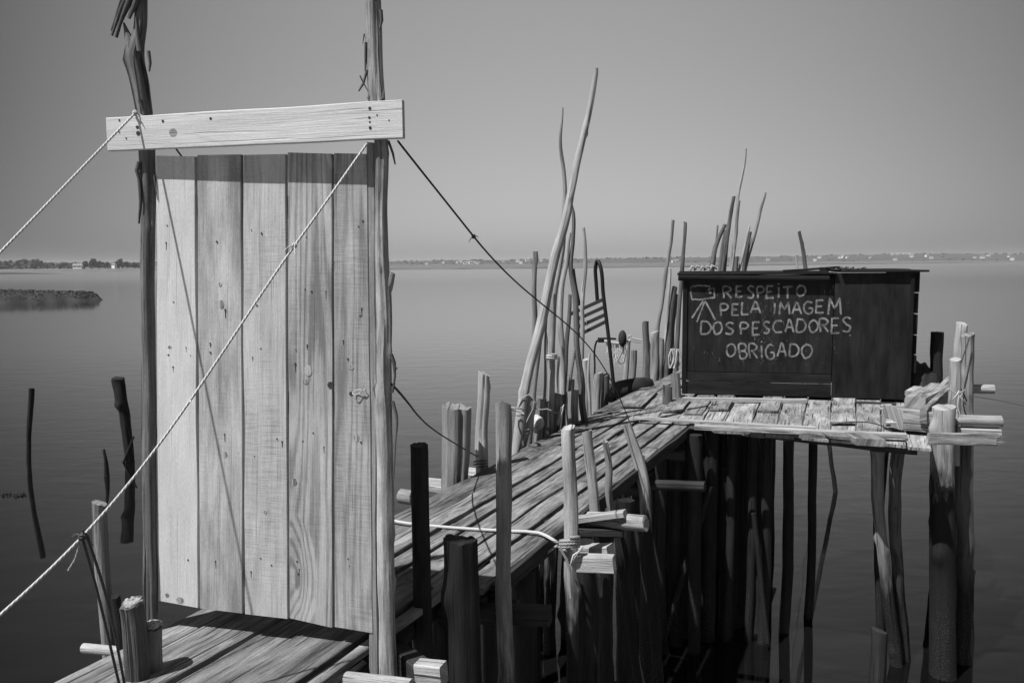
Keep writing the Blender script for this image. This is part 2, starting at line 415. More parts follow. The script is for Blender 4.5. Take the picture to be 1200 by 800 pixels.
def leaf_ball(mb, c, rx, rz, n, size, seed):
    rnd = random.Random(seed)
    for _ in range(n):
        th = rnd.uniform(0, 6.283); u = rnd.uniform(-1, 1); k = rnd.uniform(.35, 1) ** .5 * (.8 + .35 * nz(th * 1.1, u * 2, seed))
        p = V((math.cos(th) * math.sqrt(1 - u * u) * rx * k, math.sin(th) * math.sqrt(1 - u * u) * rx * k, u * rz * k)) + c
        a = V((rnd.gauss(0, 1), rnd.gauss(0, 1), rnd.gauss(0, 1))).normalized(); b = a.orthogonal().normalized() * size * rnd.uniform(.6, 1.3)
        a2 = a.cross(b).normalized() * size * rnd.uniform(.6, 1.3); t = rnd.uniform(.7, 1.25)
        i = [mb.vert(p + q, t) for q in (b, a2, -b, -a2)]
        mb.face(i, [(0, 0)] * 4)
mb = MB(); rnd = random.Random(5)
for i in range(1500):
    px = rnd.uniform(-150, 1350); dd = rnd.choice((rnd.uniform(0, 240), rnd.uniform(150, 240)))
    if nz(px * .03, dd * .02) < -.18: continue
    D = 960 + dd; f = .1 + .9 * min(1, dd / 230)
    h = rnd.uniform(1.0, 2.3)
    leaf_ball(mb, V((dirx(px) * D, D, ridge_z(px) * 1.25 * f + h * .5)), h * 1.25, h * .75, 14, h * .42, i)
tag(mb.build('far_woodland', M_LEAF), 'far-off wood covering the hills as one dark mass', kind='stuff')
# trees one can tell apart on the left shore
def tree(px, D, h, wd, label, seed):
    x = dirx(px) * D; root = empty('tree', (x, D, .6), label, 'tree', 'trees on the left shore')
    t = MB(); t.tube([(x, D, .3), (x + .1, D, h * .35), (x - .1, D, h * .62)], [h * .045, h * .03, h * .015], 7, .6, .05)
    for q in range(4):
        a = q * 1.6 + seed; t.tube([(x, D, h * (.3 + .06 * q)), (x + math.cos(a) * wd * .5, D + math.sin(a) * wd * .5, h * (.55 + .06 * q))], [h * .018, h * .006], 5, .6)
    part(t, 'trunk', M_TRUNK, root)
    c = MB(); rnd = random.Random(seed)
    for q in range(6):
        a = rnd.uniform(0, 6.28); rr = rnd.uniform(.1, .6) * wd
        leaf_ball(c, V((x + math.cos(a) * rr, D + math.sin(a) * rr, h * rnd.uniform(.5, .82))), wd * .5, h * .2, 110, wd * .13, seed * 9 + q)
    part(c, 'crown', M_LEAF, root)
for i, (px, D, h, wd, lab) in enumerate([
    (98, 470, 5.4, 2.6, 'round dark tree just right of the white house on the left shore'),
    (107, 465, 6.6, 3.6, 'tallest and broadest dark tree on the left shore'),
    (115, 475, 5.2, 2.5, 'dark tree touching the right side of the broadest tree on the left shore'),
    (126, 480, 5.0, 2.3, 'small dark tree left of the second white house on the left shore'),
    (139, 468, 6.2, 3.0, 'tall dark tree just right of the second white house on the left shore'),
    (147, 478, 5.3, 2.4, 'dark tree second from the old bark-covered door post on the left shore'),
    (158, 485, 4.6, 2.2, 'small dark tree nearest the bark-covered door post on the left shore'),
    (74, 490, 4.4, 2.6, 'low dark tree left of the white house on the left shore'),
    (40, 500, 4.6, 2.8, 'dark bushy tree alone among low scrub far left on the shore')]):
    tree(px, D, h * 1.14, wd * 1.1, lab, i + 3)
mb = MB(); rnd = random.Random(8)
for i in range(240):
    px = rnd.uniform(-120, 168); D = rnd.uniform(520, 640); h = rnd.uniform(1.8, 3.6) * (1.35 if px < 50 else .85)
    leaf_ball(mb, V((dirx(px) * D, D, 1.2 + h * .5 + (D - 520) * .012)), h * 1.5, h * .8, 16, h * .4, i)
tag(mb.build('shore_scrub', M_LEAF), 'low dark scrub along the left shore', kind='stuff')
def house(px, D, z, wd, h, label, group='white houses on the far shore', rz=0.0):
    x = dirx(px) * D; root = empty('house', (x, D, z), label, 'house', group)
    c, s_ = math.cos(rz), math.sin(rz); dp = wd * .7
    def q(a, b, zz): return (x + a * c - b * s_, D + a * s_ + b * c, z + zz)
    b_ = MB(); hw, hd = wd / 2, dp / 2
    base = [b_.vert(q(*p, -.6)) for p in ((-hw, -hd), (hw, -hd), (hw, hd), (-hw, hd))]; top = [b_.vert(q(*p, h)) for p in ((-hw, -hd), (hw, -hd), (hw, hd), (-hw, hd))]
    for i in range(4): b_.face([base[i], base[(i + 1) % 4], top[(i + 1) % 4], top[i]], [(0, 0)] * 4)
    g1 = b_.vert(q(-hw, 0, h + dp * .28)); g2 = b_.vert(q(hw, 0, h + dp * .28))
    b_.face([top[0], top[3], g1], [(0, 0)] * 3); b_.face([top[1], top[2], g2], [(0, 0)] * 3)
    part(b_, 'wall', M_WHITE, root)
    r_ = MB(); e = .25
    for sgn in (-1, 1):
        ii = [r_.vert(q(*p)) for p in ((-hw - e, sgn * (hd + e), h - .1), (hw + e, sgn * (hd + e), h - .1), (hw + e, 0, h + dp * .28 + .12), (-hw - e, 0, h + dp * .28 + .12))]
        r_.face(ii, [(0, 0)] * 4)
    part(r_, 'roof', M_ROOF, root)
    if wd > 3.5:
        for fx in (-.28, .22):
            w_ = MB(); ii = [w_.vert(q(wd * fx + a, -hd - .03, zz)) for a, zz in ((-.35, .5), (.35, .5), (.35, h * .72), (-.35, h * .72))]
            w_.face(ii, [(0, 0)] * 4); part(w_, 'window', M_PANE, root)
house(91, 455, 1.9, 4.6, 1.3, 'white house with low roof left of the dark trees on the left shore', rz=.2)
house(133.5, 455, 2.0, 2.4, 1.7, 'narrow white house between dark trees on the left shore', rz=-.4)
rnd = random.Random(21)
spots = [(545, 2), (548, 1), (552, 3), (540, 2), (556, 1.4), (560, 2), (536, 1.5), (607, 2.5), (611, 2), (618, 2.4), (590, 1), (500, 1.2), (520, 1.4), (634, 1), (793, 2.4), (789, 1.6), (858, 1.2), (900, 1.4), (955, 1.4), (960, 2), (984, 2), (988, 2.6), (993, 1.6), (1020, 1), (1049, 1.4), (1068, 2), (1086, 2.4), (1091, 1.8), (1151, 2.2), (1158, 1.8), (1186, 2), (1182, 1.2), (1142, 1)]
for px, s_ in spots:
    dd = rnd.uniform(20, 110); D = 955 + dd
    house(px, D, ridge_z(px) * 1.25 * (.1 + .7 * dd / 140) + .5, 3.0 * s_ ** .5 * 1.05, 1.1 + .35 * s_, 'tiny white house among the scrub of the far hills', 'tiny houses on the far hills', rnd.uniform(-.6, .6))
for px in (1047, 1054, 1061, 1068):
    D = 1150; house(px, D, ridge_z(px) * 1.25 * .93, 6.5, 1.7, 'white block of a long row standing on top of the right hill', 'white row on the hilltop', rnd.uniform(-.1, .1))

# a thin dark spit running in from the left
mb = MB(); prev = None
for i in range(60):
    px = -500 + 573 * i / 59; tp = min(1, (74 - px) / 60); D = 283 + 3 * nz(px * .05, 8); cur = []
    for dd, z in ((0, -.1), (.5, .45), (4, .5), (16, -.1)): cur.append(mb.vert((dirx(px) * (D + dd * max(.1, tp)), D + dd * max(.1, tp), z * tp if z > 0 else z)))
    if prev:
        for j in range(3): mb.face([prev[j], cur[j], cur[j + 1], prev[j + 1]], [(0, 0)] * 4)
    prev = cur
tag(mb.build('mud_spit', M_MUD), 'thin dark spit of mud running in from the left in front of the far shore', kind='structure')
# mud bank on the left, with sedge on it
def bank_h(x, y, px):
    return 0
mb = MB(); prev = None; NB = 90
def bank_pt(px, f):
    tip = max(0.0, min(1.0, (118 - px) / 12)) ** .6
    Df = 51.6 + 4.0 * (max(0, px) / 118) + .5 * nz(px * .06, 2) + .25 * nz(px * .3, 5); depth = 1.6 + .15 * min(118 - px, 200)
    D = Df + depth * f
    prof = min(1, f * depth / .9) if f * depth < .9 else 1
    z = (-.08 + .62 * prof * tip + (.10 * nz(px * .25, f * depth * .6) + .05 * nz(px * .8, f * depth * 2)) * prof)
    if f > .8: z *= (1 - f) / .2
    return V((dirx(px) * D, D, z))
for i in range(NB + 1):
    px = -420 + (118 + 420) * i / NB if i < NB else 118
    cur = [mb.vert(bank_pt(px, f)) for f in (0, .012, .03, .05, .09, .16, .3, .5, .8, 1)]
    if prev:
        for j in range(9): mb.face([prev[j], cur[j], cur[j + 1], prev[j + 1]], [(0, 0)] * 4, True)
    prev = cur
tag(mb.build('mud_bank', M_MUD), 'dark mud bank low in the water on the left', kind='structure')
mb = MB(); rnd = random.Random(3)
for i in range(9000):
    px = rnd.uniform(-200, 113); f = rnd.uniform(.02, .7) ** 1.3; p = bank_pt(px, f)
    if p.z < .2: continue
    h = rnd.uniform(.03, .085) * (1.2 if f > .1 else .8); a = rnd.uniform(0, 3.14); dx = V((math.cos(a), math.sin(a), 0)) * rnd.uniform(.03, .08); l = V((rnd.uniform(-.1, .1), rnd.uniform(-.1, .1), h)); t = rnd.uniform(.8, 1.2)
    mb.face([mb.vert(p - dx, t), mb.vert(p + dx, t), mb.vert(p + l, t)], [(0, 0)] * 3)
tag(mb.build('sedge', M_SEDGE), 'short sedge growing on the mud bank', kind='stuff')

SC = 1.0
# ------------------------------------------------------------------ haze over the estuary
hb = MB()
x0, x1, y0, y1, z0, z1 = -3400, 3400, -40, 4400, -1, 34.0
c8 = [hb.vert(p) for p in ((x0, y0, z0), (x1, y0, z0), (x1, y1, z0), (x0, y1, z0), (x0, y0, z1), (x1, y0, z1), (x1, y1, z1), (x0, y1, z1))]
for f in ((0, 1, 2, 3), (4, 5, 6, 7), (0, 1, 5, 4), (1, 2, 6, 5), (2, 3, 7, 6), (3, 0, 4, 7)): hb.face([c8[i] for i in f], [(0, 0)] * 4)
k = N('haze_air'); pv = k.new('ShaderNodeVolumePrincipled'); pv.inputs['Color'].default_value = (.9, .9, .9, 1); pv.inputs['Density'].default_value = .00016
pv.inputs['Anisotropy'].default_value = 0.0
k.link(pv.outputs[0], k.out.inputs['Volume'])
tag(hb.build('haze', k.m), 'pale summer haze over the estuary', kind='stuff')

# ------------------------------------------------------------------ boardwalk
vp = ray(1050, 305.6); WD = V((vp.x, vp.y, 0)).normalized(); WE = V((WD.y, -WD.x, 0))
WO = G(460, 600)
def st(p): q = p - WO; return q.dot(WD), q.dot(WE)
def wp(s, t, z=DECK): return V((WO.x, WO.y, 0)) + WD * s + WE * t + V((0, 0, z))
s_door = st(G(300, 735))[0]
front_t = [st(G(*p))[1] for p in ((120, 769), (222, 742), (262, 764), (318, 765), (408, 764), (430, 764))]
back_t = [st(G(x, 600))[1] for x in (460, 513, 548, 577, 616, 646, 680)]
print('front_t', front_t, 'back_t', back_t, 's_door', s_door)
walk = empty('boardwalk', wp(0, .5), 'long boardwalk of grey weathered planks running out to the black hut', 'boardwalk')
mb = MB(); rnd = random.Random(11)
def lane(t0, t1, s0, s1, z=0.0, gap=.014, lens=(1.8, 3.4)):
    s = s0
    while s < s1 - .05:
        e = min(s1, s + rnd.uniform(*lens))
        if s1 - e < .5: e = s1
        j = lambda a: rnd.uniform(-a, a)
        ga, gb = gap * rnd.uniform(.4, 1.5) / 2, gap * rnd.uniform(.4, 1.5) / 2
        za, zb = z + j(.011), z + j(.011)
        a0, a1, b0, b1 = t0 + ga, t1 - gb, t0 + ga + j(.006), t1 - gb + j(.006)
        mb.plank(wp(s + .006, (a0 + a1) / 2, DECK + za), wp(e - .006, (b0 + b1) / 2, DECK + zb), WE * (a1 - a0), WE * (b1 - b0), .034, tint=rnd.uniform(.7, 1.28), ch=.005, rough=.005, step=.16, skew=j(.06))
        s = e + rnd.uniform(.0, .02)
for i in range(len(front_t) - 1):
    lane(front_t[i], front_t[i + 1], -4.6, s_door + .55 + rnd.uniform(-.15, .3), .008 * (i % 2), .02, (6, 7))
for i in range(len(back_t) - 1):
    lane(back_t[i], back_t[i + 1], s_door + .75 + rnd.uniform(-.12, .12), 10.8 + rnd.uniform(0, .3), 0, .036)
part(mb, 'decking', M_DECK, walk)
mb = MB()
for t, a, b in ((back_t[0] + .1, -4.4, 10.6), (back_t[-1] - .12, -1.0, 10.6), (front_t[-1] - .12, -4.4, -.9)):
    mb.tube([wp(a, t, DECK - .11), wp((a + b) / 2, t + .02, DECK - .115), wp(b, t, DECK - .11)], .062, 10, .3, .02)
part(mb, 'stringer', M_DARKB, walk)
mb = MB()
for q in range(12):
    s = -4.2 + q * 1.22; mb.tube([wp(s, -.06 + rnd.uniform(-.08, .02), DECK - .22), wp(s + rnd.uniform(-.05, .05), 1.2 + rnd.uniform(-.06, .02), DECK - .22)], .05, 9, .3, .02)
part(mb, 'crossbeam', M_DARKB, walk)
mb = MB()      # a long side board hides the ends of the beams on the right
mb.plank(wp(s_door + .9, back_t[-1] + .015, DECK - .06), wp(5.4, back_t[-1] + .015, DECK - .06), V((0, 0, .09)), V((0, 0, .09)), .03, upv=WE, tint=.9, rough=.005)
part(mb, 'side_board', M_DARKB, walk)

# ------------------------------------------------------------------ the door and its frame
DA = G(181, 737); DA = at(185, 705, DA.y)
DB = at(437, 740, DA.y * .932)
dn = V((DA.y - DB.y, DB.x - DA.x, 0)).normalized()
if dn.y > 0: dn = -dn                              # normal towards the viewer
dx = V((DB.x - DA.x, DB.y - DA.y, 0)).normalized()
def dp(px, py, off=0.0): return onplane(px, py, DA + dn * off, dn)
print('door', DA, DB, dn)
door = empty('plank_door', dp(310, 722), 'tall door of five pale sawn planks standing shut across the boardwalk', 'door')
planks = [((183, 183), (228, 182.5), (185, 704), (232, 711)), ((231, 182), (282, 181), (234, 712), (284, 718)), ((284.5, 181.5), (334, 180), (287, 719), (337, 724.5)),
          ((337, 180.5), (389, 179), (339.5, 725), (389.5, 734)), ((391.5, 180), (430, 180), (392, 735), (437, 741))]
tn = (1.06, .92, .97, .92, 1.0)
DM = [wood('smooth_pale_plank', .34, .60, ring=.10, fib=.35, blo=.35, crack=.08, knots=.3, saw=.10, bs=.3),
      wood('dark_hearted_plank', .22, .57, ring=.14, fib=.4, blo=.75, crack=.10, knots=.3, saw=.14, bs=.35),
      wood('saw_marked_plank', .24, .59, ring=.10, fib=.34, blo=.35, crack=.10, knots=.3, saw=.34, bs=.35),
      wood('flame_grained_plank', .17, .58, ring=.33, fib=.34, blo=.45, crack=.12, knots=.6, saw=.14, bs=.4, ringn=44),
      wood('streaky_plank', .20, .60, ring=.28, fib=.34, blo=.45, crack=.10, knots=.5, saw=.30, bs=.35, ringn=46)]
for i, (a, b, c, d) in enumerate(planks):
    mb = MB(); A = [dp(*q, .0) for q in (a, b, c, d)]
    mb.plank((A[2] + A[3]) / 2, (A[0] + A[1]) / 2, A[3] - A[2], A[1] - A[0], .022, upv=dn, tint=tn[i], ch=.002, rough=.0022, step=.05, skew=(A[3].z - A[2].z) / (A[3] - A[2]).length * .7, off=(11.3 * i + 2.15, 7.7 * i + .4))
    part(mb, 'plank', DM[i], door)
mb = MB()
for y in (240, 470, 668):
    a = dp(190, y, -.026); b = dp(432, y + 4, -.026)
    mb.plank(a, b, V((0, 0, .09)), V((0, 0, .09)), .02, upv=dn)
part(mb, 'back_rail', M_DOOR, door)
mb = MB(); rnd = random.Random(4)
for i, (a, b, c, d) in enumerate(planks):
    for y, k in ((352, 2), (413, 3), (515, 2), (660, 2), (270, 1)):
        for q in range(k + 1):
            if rnd.random() < .38: continue
            f = (y + rnd.gauss(0, 9) - a[1]) / (c[1] - a[1]); gx = rnd.uniform(.12, .9)
            px = (a[0] + (b[0] - a[0]) * gx) * (1 - f) + (c[0] + (d[0] - c[0]) * gx) * f; py = a[1] + (c[1] - a[1]) * f
            p = dp(px, py, .001); r = rnd.choice((.0022, .003, .004))
            mb.tube([p - dn * .004, p + dn * .0012], r, 7, .01, lump=0)
            if rnd.random() < .35:
                mb.plank(p - V((0, 0, .002)), p - V((0, 0, rnd.uniform(.015, .035))), dx * .004, dx * .002, .0016, upv=dn, ch=.0004, rough=0)
part(mb, 'nail_head', M_IRON, door)
mb = MB()      # hand holes and the wire loop that latches it
for px, py, r in ((387, 451, .013), (411, 461, .008)):
    p = dp(px, py, .0015); mb.tube([p - dn * .003, p], r, 12, .01, lump=.12)
part(mb, 'hand_hole', M_IRON, door)
M_KNOT = wood('knot_wood', .16, .52, ring=.6, fib=.3, knots=0, ringn=150, crack=.6)
for px, py, r, e in ((361, 434, .017, 1.3), (358, 447, .012, .9), (418, 513, .012, 1.2), (258, 333, .007, 1.1), (259, 356, .013, 1.3), (196, 697, .010, 1), (211, 703, .017, 1), (264, 532, .009, 1.5), (311, 600, .007, 1.2), (345, 565, .012, 1.4), (199, 407, .010, .7), (411, 430, .013, .8)):
    mb = MB(); p = dp(px, py); n_ = 18
    ring = [p + dn * (.0009 if True else 0) + (dx * math.cos(a) + V((0, 0, e)) * math.sin(a)) * r * (1 + .25 * nz(math.cos(a) * 1.3, math.sin(a) * 1.3, px)) for a in [i * 6.2832 / n_ for i in range(n_)]]
    mb.loft([[q - dn * .003 for q in ring], ring], [0] * (n_ + 1), [0, .003]); part(mb, 'knot', M_KNOT, door)
mb = MB(); c = dp(419, 459, .012)
mb.tube([c + dx * (.022 * math.cos(a)) + V((0, 0, .009 * math.sin(a) + .006 * math.cos(a))) + dn * .004 * math.sin(2 * a) for a in [i * .5 for i in range(15)]], .0016, 6, .006, lump=0)
mb.tube([c + dx * .02, c + dx * .032 + V((0, 0, .012)), c + dx * .034 + V((0, 0, -.006)) - dn * .012], .0018, 6, .006, lump=0)
part(mb, 'wire_latch', M_WIRE, door)
st_o = MB()
a = dp(438, 792, -.004); b = dp(433.8, 166, -.004)
st_o.plank(a, b, dx * .036, dx * .036, .045, upv=dn, tint=.82, ch=.004, rough=.003)
part(st_o, 'hinge_stile', M_POLEP, door)

def bark_strip(mb, pts, w_, D, th=.004):
    P = [at(px, py, D) for px, py in pts]
    mb.tube(P, [w_, w_ * .9] + [w_ * .5] * (len(P) - 2) if len(P) > 2 else [w_, w_ * .3], 6, .03, .004, .25, tint=.6)
Lp = onplane(174, 420, DA + dn * -.006, dn).y
lp = empty('door_post', at(177, 728, Lp), 'crooked bark-covered door post split at the top, left of the door', 'post', 'posts of the door frame')
mb = MB(); s_ = m_per_px(Lp)
pts = [(178, 900), (177, 728), (175.5, 600), (174.5, 450), (173, 300), (172, 200), (169, 140), (164, 100), (159.5, 62), (165, 40), (167, 0), (168, -60)]
rad = [9, 8.2, 8, 7.5, 7.2, 7.4, 8.8, 10, 10.5, 7, 6.2, 5.6]
mb.tube([at(px, py, Lp) for px, py in pts], [r * s_ for r in rad], 36, .03, .004, .14, .26, knots=2.0, checks=2.5)
part(mb, 'trunk', M_BARK, lp)
mb = MB()
mb.tube([at(157, 70, Lp), at(152, 50, Lp - .01), at(145, 27, Lp - .015)], [8 * s_, 5 * s_, 1.0 * s_], 8, .03, .004, .3)
mb.tube([at(164, 60, Lp - .02), at(160, 40, Lp - .03), at(159, 20, Lp - .03)], [4 * s_, 2.5 * s_, .8 * s_], 7, .03, .004, .3)
part(mb, 'splintered_wood', M_BARK, lp)
mb = MB()
for pp, w_ in (([(160, -25), (146, 0), (134, 32), (131, 42)], 3.0), ([(164, -25), (152, 2), (141, 28), (136, 44)], 4.2), ([(166, -20), (158, 5), (151, 22)], 3.4), ([(152, -25), (143, -4), (130, 36)], 2.0),
               ([(174, 60), (176, 74), (175, 84)], 2.2), ([(163, 190), (160, 200), (164, 214)], 3), ([(163, 210), (165, 235), (163, 262)], 2.2), ([(181, 205), (185, 235)], 1.2), ([(164, 118), (168, 130)], 3)):
    mb = MB(); bark_strip(mb, pp, w_ * s_, Lp - .03); part(mb, 'bark_strip', M_BARK, lp)


Rp = onplane(450, 420, DA + dn * .022, dn).y
rp = empty('door_post', at(456, 790, Rp), 'knotty door post with a branch stub, right of the door', 'post', 'posts of the door frame')
mb = MB(); s_ = m_per_px(Rp)
pts = [(458, 960), (455.5, 790), (453.5, 690), (452, 600), (450.5, 500), (450, 420), (450, 360), (448.3, 320), (447, 250), (447, 170), (441, 112), (437.5, 40), (435.5, -60)]
rad = [12, 11, 10.5, 9.8, 9.4, 9.4, 9.6, 8.8, 7.4, 7.6, 9.4, 9, 8]
mb.tube([at(px, py, Rp) for px, py in pts], [r * s_ for r in rad], 36, .03, .004, .12, .16, knots=3.2, checks=2.5)
part(mb, 'trunk', M_POST, rp)
mb = MB()
mb.tube([at(449.5, 346, Rp + .008), at(453, 338, Rp + .006), at(456.5, 328, Rp + .004), at(459, 319.5, Rp + .003)], [7 * s_, 7 * s_, 5.6 * s_, 4.4 * s_], 28, .01, .001, .10)
part(mb, 'branch_stub', M_POST, rp)
mb = MB()
for pp, w_ in (([(446, 12), (447, 24), (445, 34)], 2.4), ([(427, 40), (425, 52)], 1), ([(429, 50), (428, 84)], 2.2), ([(430, 82), (425, 98), (420, 107)], 1.7), ([(422, 89), (427, 98), (432, 108)], 1.0), ([(432, 116), (435, 104)], 2.5), ([(449, 116), (450, 105)], 2.2), ([(455, 165), (460, 180), (463, 193)], 1.6),
               ([(458, 415), (462, 425), (463, 440), (460, 460)], 2.6), ([(460, 470), (464, 485), (463, 520), (461, 560)], 2.0), ([(462, 432), (466, 431)], 2.2)):
    mb = MB(); bark_strip(mb, pp, w_ * s_, Rp - .02); part(mb, 'bark_strip', M_BARK, rp)


lt = empty('header_board', dp(300, 150, .03), 'wide pale pine board nailed across both door posts above the door', 'board')
offL, offR = .048, .076
def lp_(px, py): f = (px - 126) / 346; return onplane(px, py, DA + dn * (offL * (1 - f) + offR * f), dn)
a0, a1, b0, b1 = lp_(124, 138), lp_(126, 177), lp_(471, 117), lp_(472, 162)
mb = MB(); mb.plank((a0 + a1) / 2, (b0 + b1) / 2, a0 - a1, b0 - b1, .024, upv=dn, ch=.003, rough=.0015, step=.08)
part(mb, 'board', M_LINTEL, lt)
mb = MB()
for px, py, r in ((191, 142, 2), (161, 149, 2.4), (162, 156, 3.2), (140, 141, 1.5), (247, 139, 2), (148, 162, 1.2), (140, 155, 1), (433.5, 127, 2.2), (433, 138, 1.8), (433.5, 143, 1.3), (434, 150, 2.2), (442, 135, 1.2), (456, 141, 1)):
    p = lp_(px, py); mb = MB(); mb.tube([p - dn * .006, p + dn * .002], r * 3.3 / F * .8, 8, .01, lump=.1); part(mb, 'nail_head', M_IRON, lt)
mb = MB(); p = lp_(203, 155.5); mb.tube([p - dn * .006, p + dn * .0012], .017, 14, .01, lump=.15)
part(mb, 'knot', M_KNOT, lt)

# ------------------------------------------------------------------ ropes
def rope(name, label, pts, r, mat, knots=(), cat='rope', sag=0.0, group=None):
    mb = MB(); P = [V(p) for p in pts]
    if sag and len(P) == 2: P = [P[0], P[0].lerp(P[1], .5) - V((0, 0, sag)), P[1]]
    mb.tube(P, r, 8, .06, r * .25, .05)
    for kp in knots:
        kp = V(kp)
        for q in range(3):
            ax = V((random.gauss(0, 1), random.gauss(0, 1), random.gauss(0, 1))).normalized(); b = ax.orthogonal().normalized(); c2 = ax.cross(b)
            mb.tube([kp + (b * math.cos(a) + c2 * math.sin(a)) * r * 1.9 for a in [i * .55 for i in range(13)]], r * .85, 6, .01, 0, .1)
        for q in range(2):
            e = V((random.uniform(-1, 1), random.uniform(-.6, .6), random.uniform(-1, .6))).normalized()
            mb.tube([kp, kp + e * r * 5, kp + e * r * 8 + V((0, 0, -r * 2))], [r * .6, r * .5, r * .3], 5, .01, 0, .1)
    o = mb.build(name, mat); return tag(o, label, cat, group)
ra = dp(431, 167, .06); rb = at(345, 288, 3.0); rk = at(96, 629, 2.55); re = at(-260, 936, 2.1)
rb = ra.lerp(rk, .30); rb = at(345, 288, rb.y)
rope('stay_rope', 'pale rope slanting across the front of the door down to the left', [ra, rb, rk, re], .0047, M_ROPEP, (rb,))
r2a = lp_(160, 133) + dn * .008
# the left rope: its distance is set by the shadow it throws along the door
sA, sB = dp(183, 195), dp(285, 690); sv = (sB - sA).normalized(); nn = sv.cross(ldir)
d0 = ray(0, 296); tt = (r2a - V((0, 0, EYE))).dot(nn) / d0.dot(nn); r2e = V((0, 0, EYE)) + d0 * tt
print('rope2 end', r2a, r2e)
rope('stay_rope', 'pale rope from the left end of the header board out over the water', [r2a, r2a + (r2e - r2a) * 2.2], .0046, M_ROPEP, (r2a,))
r3a = at(466, 165, 3.3); r3e = at(741, 502, 6.4); r3f = at(757, 546, 6.35); r3k = r3a.lerp(r3e, .19); r3k = at(555, 277, r3k.y)
rope('stay_rope', 'dark thin rope from the right door post down across the boardwalk', [r3a, r3k, r3e, r3f], .0045, M_ROPED, (r3k,))
rope('stay_rope', 'thin dark line from the right door post to the tall pole by the thick pile', [at(459, 450, Rp), at(518, 510, 5.3), at(563, 537, 6.28)], .005, M_ROPED)
rope('stay_rope', 'short dark rope end behind the upper left corner of the door', [at(203, 170, 3.55), at(222, 196, 3.75)], .004, M_ROPED)
kb = at(141, 806, 2.86)
o = rope('tie_rope', 'doubled dark rope tied from the pale stay rope down to the stub', [rk, at(117, 706, 2.72), kb], .005, M_ROPED, (rk, rk + V((.005, 0, .004))))
rope('tie_rope', 'second dark strand hanging close beside the doubled rope at the stub', [rk + V((.012, .01, 0)), at(126, 704, 2.73), at(147, 806, 2.87)], .005, M_ROPED)
rope('rope_tail', 'frayed loose tail hanging from the knot of the stay rope', [rk, at(88, 655, 2.55), at(80, 668, 2.55)], .0035, M_ROPEG)
wr = [G(440, 606, DECK + .012), G(478, 613, DECK + .012), G(520, 617, DECK + .01), G(560, 620, DECK + .012), G(600, 622, DECK + .012), G(632, 624, DECK + .014), G(648, 632, DECK + .01), at(660, 645, 4.72)]
rope('deck_rope', 'white rope lying across the planks to the lashed pale post', wr, .010, M_ROPEP)
rope('deck_rope', 'pale rope slanting down from the lashing under the deck edge', [at(658, 636, 4.6), at(630, 655, 4.45), at(594, 682, 4.25)], .009, M_ROPEG)

# ------------------------------------------------------------------ poles, stakes and piles
def pole(label, path, rpx, D, mat, name='pole', cat='pole', group=None, tilt=.3, down=None, seg=12, wob=1.0, lump=.08, ridge=.10, tint=1.0, step=.09):
    """path: picture points from the base upwards at distance D (or per-point list); rpx: radius in pixels"""
    Ds = D if isinstance(D, (list, tuple)) else [D] * len(path)
    P = [at(x, y, d) for (x, y), d in zip(path, Ds)]
    rr = rpx if isinstance(rpx, (list, tuple)) else [rpx] * len(path)
    if len(rr) == 2: rr = [rr[0] + (rr[1] - rr[0]) * i / max(1, len(path) - 1) for i in range(len(path))]
    rr = [r * m_per_px(d) for r, d in zip(rr, Ds)]
    if down is not None and P[0].z > down:
        v = (P[0] - P[1]).normalized(); v = V((v.x, v.y, min(v.z, -.3))).normalized()
        P.insert(0, P[0] + v * ((P[0].z - down) / -v.z)); rr.insert(0, rr[0] * 1.04)
    big_ = max(rpx if isinstance(rpx, (list, tuple)) else [rpx]); n_ = 32 if big_ > 5 else (18 if big_ > 3 else seg)
    mb = MB(); mb.tube(P, rr, n_, .035 if big_ > 5 else .06, rr[0] * .30 * wob, lump * 1.3, ridge * 1.3, tint, tilt, knots=1.6, checks=2.2 if big_ > 5 else 0)
    o = mb.build(name, mat); o.name = name
    # origin at the foot
    b = P[0].copy(); o.data.transform(Matrix.Translation(-b)); o.location = b
    return tag(o, label, cat, group)
def gD(px, py, z=DECK): return G(px, py, z).y
WL = dict(down=-.5)
# stakes in the water on the left
dW = gD(35, 555, 0)
pole('thin crooked dark stake standing alone in the water far left', [(35, 555), (34, 510), (35.5, 475), (37, 455)], [2.6, 3.2], dW, M_POLED, 'stake', 'stake', 'stakes in open water', down=-.5, seg=9)
dW = gD(150, 540, 0)
pole('thick leaning dark stake in the water left of the door', [(152, 540), (148, 500), (143, 465), (138.5, 443)], [5, 7.2], dW, M_POLED, 'stake', 'stake', 'stakes in open water', down=-.5)
pole('thin dark twig leaning on the thick stake in the water', [(150, 528), (154, 518), (157, 511)], [1.4, .9], dW - .1, M_POLED, 'twig', 'twig', 'stakes in open water', down=-.3, seg=7)
pole('short pointed dark stake barely out of the water', [(124.5, 557), (124, 540), (121.5, 526)], [3, 1.2], gD(124, 558, 0), M_POLED, 'stake', 'stake', 'stakes in open water', down=-.5, seg=9)
mb = MB(); rnd = random.Random(2)
for i in range(260):
    px = rnd.uniform(-60, 30); f = rnd.gauss(0, 1) * 1.2; p = G(px, 580 + f, .004); a = rnd.uniform(0, 6.28); l = rnd.uniform(.01, .035)
    q = V((math.cos(a), math.sin(a), 0)) * l; n_ = V((-math.sin(a), math.cos(a), 0)) * l * .35
    mb.face([mb.vert(p - q), mb.vert(p + n_ + V((0, 0, rnd.uniform(.005, .03)))), mb.vert(p + q), mb.vert(p - n_ + V((0, 0, .002)))], [(0, 0)] * 4)
tag(mb.build('floating_weed', M_WEED), 'ragged line of dark weed floating on the water', 'weed')
